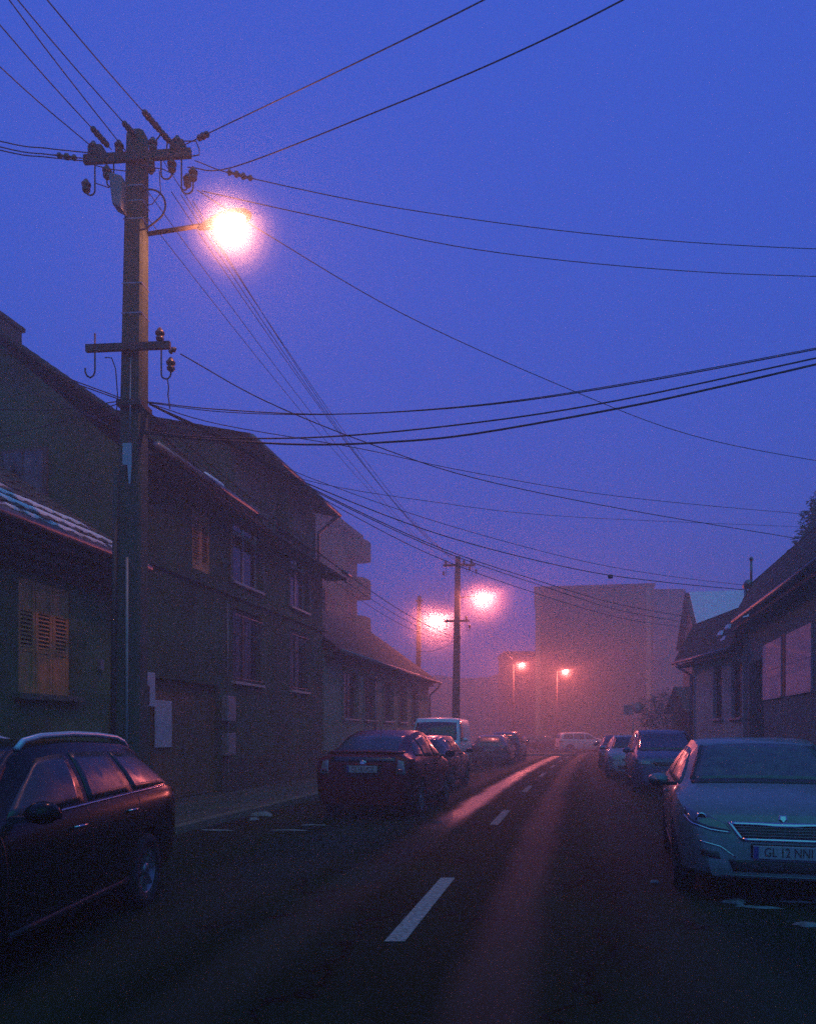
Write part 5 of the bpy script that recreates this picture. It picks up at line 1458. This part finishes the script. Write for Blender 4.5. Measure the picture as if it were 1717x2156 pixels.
def wheel(par, k, x, sy):
    r = k['wr']; key = round(r, 3)
    if key not in WHEEL:
        ty = MB().lathe([(r * 0.66, -0.095), (r * 0.93, -0.10), (r, -0.075), (r * 1.0, 0.075), (r * 0.93, 0.10), (r * 0.66, 0.095), (r * 0.66, -0.095)], 28, axis='y', cap=False).mesh('tyre'); ty.materials.append(M_RUBBER)
        rm = MB()
        rm.lathe([(r * 0.67, -0.08), (r * 0.67, 0.085), (r * 0.61, 0.085), (r * 0.58, 0.03), (r * 0.18, 0.03)], 28, axis='y', cap=False)
        for q in range(8):
            a = 2 * math.pi * q / 8
            c, s = math.cos(a), math.sin(a)
            def P(u, v, y): return (u * c - v * s, y, u * s + v * c)
            rm.hexa([P(0.04, -0.022, 0.04), P(r * 0.62, -0.015, 0.05), P(r * 0.62, 0.015, 0.05), P(0.04, 0.022, 0.04)], [P(0.04, -0.018, 0.07), P(r * 0.62, -0.012, 0.08), P(r * 0.62, 0.012, 0.08), P(0.04, 0.018, 0.07)])
        rm.lathe([(0.06, 0.03), (0.055, 0.08), (0.02, 0.085)], 14, axis='y')
        rme = rm.mesh('rim'); rme.materials.append(M_RIM)
        WHEEL[key] = (ty, rme)
    ty, rme = WHEEL[key]
    t = inst('wheel', ty, par, (x, sy * k['track'], r), (0, 0, 0 if sy > 0 else math.pi))
    inst('rim', rme, t)
    return t
def plate(par, bvh, z, ax, txt, dz=0.0):
    h, nr = cast(bvh, 0.0, z, ax)
    x = h.x + (0.025 if ax == 'F' else -0.025)
    s = 1 if ax == 'F' else -1
    b = MB().box((-0.012, -0.26, -0.056), (0.012, 0.26, 0.056)).build('number_plate', M_PLATE, par, bevel=0.004)
    b.location = (x, 0, z); b.rotation_euler = (0, 0, 0 if ax == 'F' else math.pi)
    MB().box((-0.02, -0.275, -0.068), (-0.013, 0.275, 0.068)).build('holder', M_TRIM, b)
    st = MB().box((0.0122, -0.256, -0.052), (0.0132, -0.218, 0.052)).build('blue_strip', M_PLATEBLUE, b)
    if txt:
        me = text_mesh(txt, 0.098, 0.0012); me.materials.append(M_LETTER)
        o = inst('lettering', me, b, (0.0138, 0.018, 0.0), (R(90), 0, R(90)), (0.86, 1.12, 1.0))
    return b

def car(name, label, kind, loc, rz, body, glass=M_GLASS, front='plain', rear='plain', plate_f=None, plate_r=None, rails=False, chrome_line=False, full=True, group='cars parked along the kerbs', wsglass=None, cat='car', antenna=False):
    k = KINDS[kind]
    me, bvh = body_mesh(kind)
    me = me.copy(); me.materials.clear(); me.materials.append(body)
    t = thing(name, label, cat, loc, rz, group)
    inst('body', me, t)
    L2 = k['L'] / 2
    W = k['W']
    fz, fb = k['fz'], k['fb']
    (wb_y, wb_z), (wt_y, wt_z) = k['ws']
    zc = wb_z - 0.0
    def arcline(y, z, rise): return [(-y, z), (-y * 0.6, z + rise * 0.75), (0, z + rise), (y * 0.6, z + rise * 0.75), (y, z)]
    patch('windscreen', bvh, arcline(wb_y, wb_z - 0.02, 0.015), arcline(wt_y, wt_z - 0.01, 0.03), 'F', wsglass or glass, t, 0.005, 18, 10)
    # black rubber surround
    for q, (a, b) in enumerate((((-wb_y - 0.035, wb_z - 0.02), (-wt_y - 0.03, wt_z)), ((wb_y + 0.005, wb_z - 0.02), (wt_y + 0.0, wt_z)))):
        patch('windscreen_seal', bvh, [a, (a[0] + 0.03, a[1])], [b, (b[0] + 0.03, b[1])], 'F', M_TRIM, t, 0.004, 3, 10)
    patch('cowl', bvh, arcline(wb_y + 0.03, wb_z - 0.055, 0.012), arcline(wb_y + 0.03, wb_z - 0.022, 0.015), 'F', M_TRIM, t, 0.006, 18, 3)
    (rb_y, rb_z), (rt_y, rt_z) = k['rw']
    rwn = patch('rear_window', bvh, arcline(rb_y, rb_z, 0.01), arcline(rt_y, rt_z, 0.025), 'B', glass, t, 0.005, 16, 9)
    for ax in ('L', 'R'):
        for (b0, b1), (t0, t1) in k['win']:
            lo = [(b0 + (b1 - b0) * i / 8, fb(b0 + (b1 - b0) * i / 8) + 0.045) for i in range(9)]
            hi = [(t0 + (t1 - t0) * i / 8, max(fb(t0) + 0.08, min(fz(t0 + (t1 - t0) * i / 8), k['fz'](-0.3)) - 0.105)) for i in range(9)]
            patch('side_window', bvh, lo, hi, ax, glass, t, 0.004, 10, 7)
        if full:
            xs_ = [k['win'][0][0][0], k['win'][-1][0][1]]
            if chrome_line:
                patch('window_trim', bvh, [(x, fb(x) + 0.022) for x in (xs_[0], 0.3, -0.4, -1.2, xs_[1])], [(x, fb(x) + 0.038) for x in (xs_[0], 0.3, -0.4, -1.2, xs_[1])], ax, M_CHROME, t, 0.010, 22, 2)
            # shut lines, sill and handles
            for (xa_, xb_) in ((k['win'][0][0][0] + 0.12, k['win'][0][0][0] + 0.16), (-0.14, -0.14), (-1.0, -1.15)):
                patch('shut_line', bvh, [(xa_, 0.36), (xa_ + 0.012, 0.36)], [(xb_ - 0.0, fb(xb_) + 0.03), (xb_ + 0.012, fb(xb_) + 0.03)], ax, M_TRIM, t, 0.0025, 2, 12, 0.006)
            patch('sill', bvh, [(-k['wb'] / 2 + 0.42, 0.24), (k['wb'] / 2 - 0.40, 0.24)], [(-k['wb'] / 2 + 0.42, 0.33), (k['wb'] / 2 - 0.40, 0.33)], ax, M_TRIM, t, 0.008, 8, 3)
            for hx in (0.06, -0.92):
                h, nr = cast(bvh, hx, fb(hx) - 0.10, ax)
                o = MB().tube([(-0.09, 0, 0), (-0.06, 0.028, 0.004), (0.06, 0.028, 0.004), (0.09, 0, 0)], 0.012, 6).build('door_handle', M_CHROME if chrome_line else body, t)
                o.location = h; o.rotation_euler = (0, 0, 0 if ax == 'L' else math.pi)
        # mirror
        sy = 1 if ax == 'L' else -1
        mx = k['win'][0][0][0] - 0.02
        mz = fb(mx) + 0.09
        my = k['fw'](mx) * 0.955
        mm = MB()
        prof = [(-0.085, 0.35), (-0.07, 0.85), (-0.02, 1.0), (0.04, 0.85), (0.085, 0.45), (0.10, 0.12)]
        vs = []; fs = []
        n = 12
        for (dx, q) in prof:
            for s in range(n):
                a = 2 * math.pi * s / n
                vs.append((mx + dx, sy * (my + 0.155 + 0.105 * q * math.cos(a)), mz + 0.072 * q * math.sin(a)))
        for i in range(len(prof) - 1):
            for s in range(n): fs.append((i * n + s, i * n + (s + 1) % n, (i + 1) * n + (s + 1) % n, (i + 1) * n + s))
        fs.append(tuple(range(n))); fs.append(tuple((len(prof) - 1) * n + s for s in range(n - 1, -1, -1)))
        mm.add(vs, fs, True)
        mo = mm.build('mirror', body, t)
        MB().box((mx - 0.03, min(sy * (my - 0.03), sy * (my + 0.09)), mz - 0.055), (mx + 0.03, max(sy * (my - 0.03), sy * (my + 0.09)), mz - 0.02)).build('stalk', M_TRIM, mo)
        MB().box((mx - 0.092, min(sy * (my + 0.075), sy * (my + 0.235)), mz - 0.045), (mx - 0.087, max(sy * (my + 0.075), sy * (my + 0.235)), mz + 0.045)).build('mirror_glass', M_GLASS, mo)
    for sx in (-1, 1):
        for sy in (-1, 1): wheel(t, k, sx * k['wb'] / 2 + 0.03, sy)
    # ---- front
    hl_z = fz(L2 - 0.10) if kind != 'van' else 0.80
    if front == 'lion':          # slanted lamps, six-sided grille in a bright surround
        for s in (-1, 1):
            hl = patch('headlight', bvh, [(s * 0.425, 0.640), (s * 0.60, 0.660), (s * 0.74, 0.705), (s * 0.80, 0.77)], [(s * 0.475, 0.705), (s * 0.60, 0.755), (s * 0.74, 0.80), (s * 0.80, 0.835)], 'F', M_LENS_DK, t, 0.006, 14, 7)
            h, nr = cast(bvh, s * 0.67, 0.745, 'F')
            o = MB().lathe([(0.045, 0), (0.05, 0.012), (0.035, 0.016), (0.02, 0.006)], 16, axis='x').build('projector', M_CHROME, hl)
            o.location = h + Vector((0.004, 0, 0))
            patch('light_strip', bvh, [(s * 0.44, 0.622), (s * 0.60, 0.640), (s * 0.76, 0.69), (s * 0.815, 0.75)], [(s * 0.44, 0.636), (s * 0.60, 0.654), (s * 0.755, 0.702), (s * 0.80, 0.76)], 'F', M_CHROME, t, 0.010, 14, 3)
            patch('bumper_crease', bvh, [(s * 0.40, 0.415), (s * 0.52, 0.50), (s * 0.70, 0.545)], [(s * 0.40, 0.425), (s * 0.515, 0.512), (s * 0.70, 0.557)], 'F', M_CHROME, t, 0.004, 12, 2)
            patch('fog_lamp_recess', bvh, [(s * 0.52, 0.40), (s * 0.68, 0.42)], [(s * 0.54, 0.46), (s * 0.68, 0.475)], 'F', M_TRIM, t, 0.004, 6, 4)
        gr = patch('grille', bvh, [(-0.335, 0.585), (0.335, 0.585)], [(-0.425, 0.690), (0.425, 0.690)], 'F', M_TRIM, t, 0.005, 14, 6)
        patch('grille_surround', bvh, [(-0.335, 0.560), (0.335, 0.560)], [(-0.345, 0.584), (0.345, 0.584)], 'F', M_CHROME, t, 0.012, 14, 3)
        patch('grille_surround', bvh, [(-0.43, 0.693), (-0.2, 0.690), (-0.08, 0.678), (0.08, 0.678), (0.2, 0.690), (0.43, 0.693)], [(-0.445, 0.716), (0.445, 0.716)], 'F', M_CHROME, t, 0.012, 18, 3)
        for s in (-1, 1):
            patch('grille_surround', bvh, [(s * 0.330, 0.572), (s * 0.358, 0.572)], [(s * 0.428, 0.712), (s * 0.456, 0.712)], 'F', M_CHROME, t, 0.013, 3, 8)
        for q in range(4):
            z = 0.602 + 0.024 * q
            y_ = 0.34 + (z - 0.585) * 0.8
            patch('slat', bvh, [(-y_, z), (y_, z)], [(-y_, z + 0.006), (y_, z + 0.006)], 'F', M_ZINC, gr, 0.010, 12, 2)
        h, nr = cast(bvh, 0.0, 0.745, 'F')
        em = MB().add([(0, -0.03, 0.045), (0, 0.03, 0.045), (0, 0.036, 0.0), (0, 0.0, -0.05), (0, -0.036, 0.0), (0.012, -0.02, 0.03), (0.012, 0.02, 0.03), (0.012, 0.022, 0.0), (0.012, 0.0, -0.03), (0.012, -0.022, 0.0)],
                      [(5, 6, 7, 8, 9), (0, 1, 6, 5), (1, 2, 7, 6), (2, 3, 8, 7), (3, 4, 9, 8), (4, 0, 5, 9)]).build('badge', M_CHROME, t)
        em.location = h + Vector((0.004, 0, 0)); em.rotation_euler = (0, R(-35), 0)
        patch('lower_grille', bvh, [(-0.42, 0.30), (0.42, 0.30)], [(-0.46, 0.40), (0.46, 0.40)], 'F', M_TRIM, t, 0.004, 14, 5)
        patch('splitter', bvh, [(-0.52, 0.262), (0.52, 0.262)], [(-0.52, 0.272), (0.52, 0.272)], 'F', M_ZINC, t, 0.012, 14, 2)
    else:
        for s in (-1, 1):
            z1_ = hl_z + 0.02
            patch('headlight', bvh, [(s * 0.44 * W / 0.9, z1_ - 0.10), (s * 0.78 * W / 0.9, z1_ - 0.09)], [(s * 0.46 * W / 0.9, z1_ + 0.01), (s * 0.79 * W / 0.9, z1_ + 0.05)], 'F', M_LENS, t, 0.006, 10, 6)
        patch('grille', bvh, [(-0.36, hl_z - 0.10), (0.36, hl_z - 0.10)], [(-0.40, hl_z - 0.01), (0.40, hl_z - 0.01)], 'F', M_TRIM, t, 0.005, 12, 5)
        patch('lower_grille', bvh, [(-0.5, 0.32), (0.5, 0.32)], [(-0.52, 0.44), (0.52, 0.44)], 'F', M_TRIM, t, 0.004, 12, 5)
    if plate_f is not None: plate(t, bvh, 0.475 if front == 'lion' else 0.50, 'F', plate_f)
    # ---- rear
    if rear == 'prius':
        for s in (-1, 1):
            tl = patch('tail_light', bvh, [(s * 0.585, 0.755), (s * 0.74, 0.755)], [(s * 0.60, 0.985), (s * 0.70, 0.965)], 'B', M_LENS, t, 0.007, 8, 9)
            patch('red_lens', bvh, [(s * 0.60, 0.79), (s * 0.70, 0.79)], [(s * 0.61, 0.84), (s * 0.70, 0.84)], 'B', M_RED, tl, 0.011, 5, 4)
        patch('lower_rear_window', bvh, [(-0.56, 0.955), (0.56, 0.955)], [(-0.56, 1.035), (0.56, 1.035)], 'B', M_GLASS, t, 0.005, 14, 4)
        patch('spoiler', bvh, arcline(0.64, 1.075, 0.015), arcline(0.64, 1.105, 0.018), 'B', body, t, 0.028, 16, 3, 0.03)
        patch('tailgate_bar', bvh, [(-0.34, 0.895), (0.34, 0.895)], [(-0.34, 0.915), (0.34, 0.915)], 'B', body, t, 0.018, 10, 2)
        patch('plate_recess', bvh, [(-0.32, 0.775), (0.32, 0.775)], [(-0.32, 0.89), (0.32, 0.89)], 'B', M_TRIM, t, 0.003, 8, 4)
        h, nr = cast(bvh, 0, 0.935, 'B')
        o = MB().lathe([(0.0, 0), (0.038, 0.004), (0.06, 0.0), (0.06, 0.008), (0.03, 0.012)], 18, axis='x').build('badge', M_CHROME, t)
        o.location = h + Vector((-0.012, 0, 0)); o.scale = (1, 1.15, 0.72)
    else:
        for s in (-1, 1):
            z_ = 0.86 if kind != 'van' else 1.0
            patch('tail_light', bvh, [(s * 0.52 * W / 0.9, z_ - 0.06), (s * 0.80 * W / 0.9, z_ - 0.06)], [(s * 0.54 * W / 0.9, z_ + 0.09), (s * 0.80 * W / 0.9, z_ + 0.10)], 'B', M_RED, t, 0.006, 8, 6)
            patch('tail_light', bvh, [(-L2 + 0.06, z_ - 0.05), (-L2 + 0.26, z_ - 0.03)], [(-L2 + 0.08, z_ + 0.08), (-L2 + 0.26, z_ + 0.07)], 'L' if s > 0 else 'R', M_RED, t, 0.005, 6, 5)
        patch('rear_bumper', bvh, [(-0.6, 0.32), (0.6, 0.32)], [(-0.62, 0.42), (0.62, 0.42)], 'B', M_TRIM, t, 0.006, 12, 4)
    if plate_r is not None: plate(t, bvh, 0.835 if rear == 'prius' else 0.74, 'B', plate_r)
    if rails:
        for s in (-1, 1):
            xs_ = [0.30, 0.22, 0.0, -0.5, -1.0, -1.45, -1.68, -1.78]
            zz = [0.005, 0.045, 0.06, 0.062, 0.062, 0.055, 0.035, 0.0]
            pts = []
            for x, dz in zip(xs_, zz):
                h, nr = cast(bvh, x, s * (k['fr'](x) - 0.045), 'T')
                pts.append((h.x, h.y, h.z + dz))
            MB().tube(pts, 0.022, 8).build('roof_rail', mat('silver_rail', (0.60, 0.60, 0.62), rough=0.35, metal=0.2, var=0.05), t)
    if antenna:
        h, nr = cast(bvh, -0.9, 0.0, 'T')
        MB().tube([h, h + Vector((-0.10, 0, 0.22))], 0.006, 6, 0.003).build('antenna', M_TRIM, t)
    return t

def hd(y): return math.pi / 2 - math.atan(sl(y))        # heading away along the street
# near left: dark estate facing the viewer
car('estate_car', 'dark estate car with silver roof rails parked facing out beside the low house', 'estate', (-3.18, 5.55, 0.0), R(-90) - R(1.5), paint('dark_grey_paint', (0.006, 0.012, 0.009), rough=0.2, spec=0.12, coat=0.0), M_GLASSH,
    rails=True, chrome_line=True, plate_r='')
# dark red liftback
car('liftback_car', 'dark red liftback seen from behind with pale upright tail lights', 'liftback', (-0.31, 15.85, 0.0), hd(16), paint('dark_red_paint', (0.115, 0.008, 0.007), rough=0.35, spec=0.2, coat=0.1), M_GLASSH, rear='prius', plate_r='CJ 16 UCZ', antenna=True).scale = (1.04, 1.04, 1.06)
car('hatchback_car', 'brownish hatchback parked between the dark red liftback and the white van', 'hatch', (0.62, 22.2, 0.0), hd(22), paint('brown_paint', (0.09, 0.04, 0.03)), M_GLASS, plate_r='', full=True)
car('white_van', 'white panel van parked nose towards the viewer', 'van', (1.28, 30.2, 0.0), hd(30) + math.pi + R(3), paint('white_van_paint', (0.68, 0.68, 0.66), rough=0.4, metal=0.0), M_GLASS, plate_f='', cat='van')
car('hatchback_car', 'hatchback with a light catching its rear side, parked behind the van', 'hatch', (4.25, 38.6, 0.0), hd(38), paint('grey_paint', (0.10, 0.10, 0.11)), M_GLASSF, plate_r='', full=False)
car('people_carrier', 'dark people carrier last in the left row before the crossing', 'mpv', (5.7, 44.6, 0.0), hd(44), paint('dark_blue_paint', (0.03, 0.035, 0.06)), M_GLASS, full=False)
# near right: frosted silver hatchback
car('hatchback_car', 'frosted silver hatchback with six sided grille and front plate GL 12 NNI', 'hatch', (3.83, 8.76, 0.0), hd(8.0) + math.pi - R(4.5), paint('frosted_silver', (0.08, 0.11, 0.10), frost=0.9, fc=(0.13, 0.18, 0.17)), M_GLASSF, front='lion', plate_f='GL 12 NNI', wsglass=M_GLASSF)
car('people_carrier', 'blue frosted people carrier parked behind the silver hatchback', 'mpv', (6.98, 21.6, 0.0), hd(21) + math.pi, paint('blue_frosted_paint', (0.03, 0.06, 0.13), frost=0.5, fc=(0.07, 0.13, 0.2)), M_GLASS, plate_f='')
car('hatchback_car', 'pale hatchback parked behind the blue people carrier', 'hatch', (7.98, 28.1, 0.0), hd(28) + math.pi, paint('pale_paint', (0.30, 0.31, 0.33), rough=0.4, metal=0.1), M_GLASSH, plate_f='')
car('estate_car', 'dark brown estate car in the right row under the fog glow', 'estate', (9.55, 35.6, 0.0), hd(35) + math.pi, paint('dark_brown_paint', (0.06, 0.035, 0.03)), M_GLASS, full=False)
car('hatchback_car', 'reddish hatchback last in the right row before the crossing', 'hatch', (11.2, 42.0, 0.0), hd(42) + math.pi, paint('red_brown_paint', (0.12, 0.035, 0.03)), M_GLASS, full=False)
# at the crossing
car('crossing_car', 'white high roofed car standing sideways at the crossing', 'mpv', (14.35, 64.6, 0.004), R(4), paint('white_paint', (0.55, 0.54, 0.54), rough=0.35, metal=0.0), M_GLASS, full=False, group='cars at the crossing', rails=False)
car('crossing_car', 'dark low car standing sideways at the left of the crossing', 'hatch', (10.3, 66.2, 0.004), R(184), paint('black_paint', (0.02, 0.02, 0.022)), M_GLASS, full=False, group='cars at the crossing')
# ================================================================== THE FOG
def haze_box(density, color, aniso):
    m = bpy.data.materials.new('fog'); m.use_nodes = True
    n = m.node_tree.nodes; l = m.node_tree.links
    n.remove(n['Principled BSDF'])
    v = n.new('ShaderNodeVolumePrincipled')
    v.inputs['Color'].default_value = (*color, 1)
    v.inputs['Density'].default_value = density
    v.inputs['Anisotropy'].default_value = aniso
    l.new(v.outputs[0], n['Material Output'].inputs['Volume'])
    o = MB().box((-92, -42, -1.02), (112, 162, 17.5)).build('haze', m)
    tag(o, 'thin winter fog filling the street', None, kind='stuff')
    return o
haze_box(0.0125, (0.95, 0.82, 0.72), 0.35)
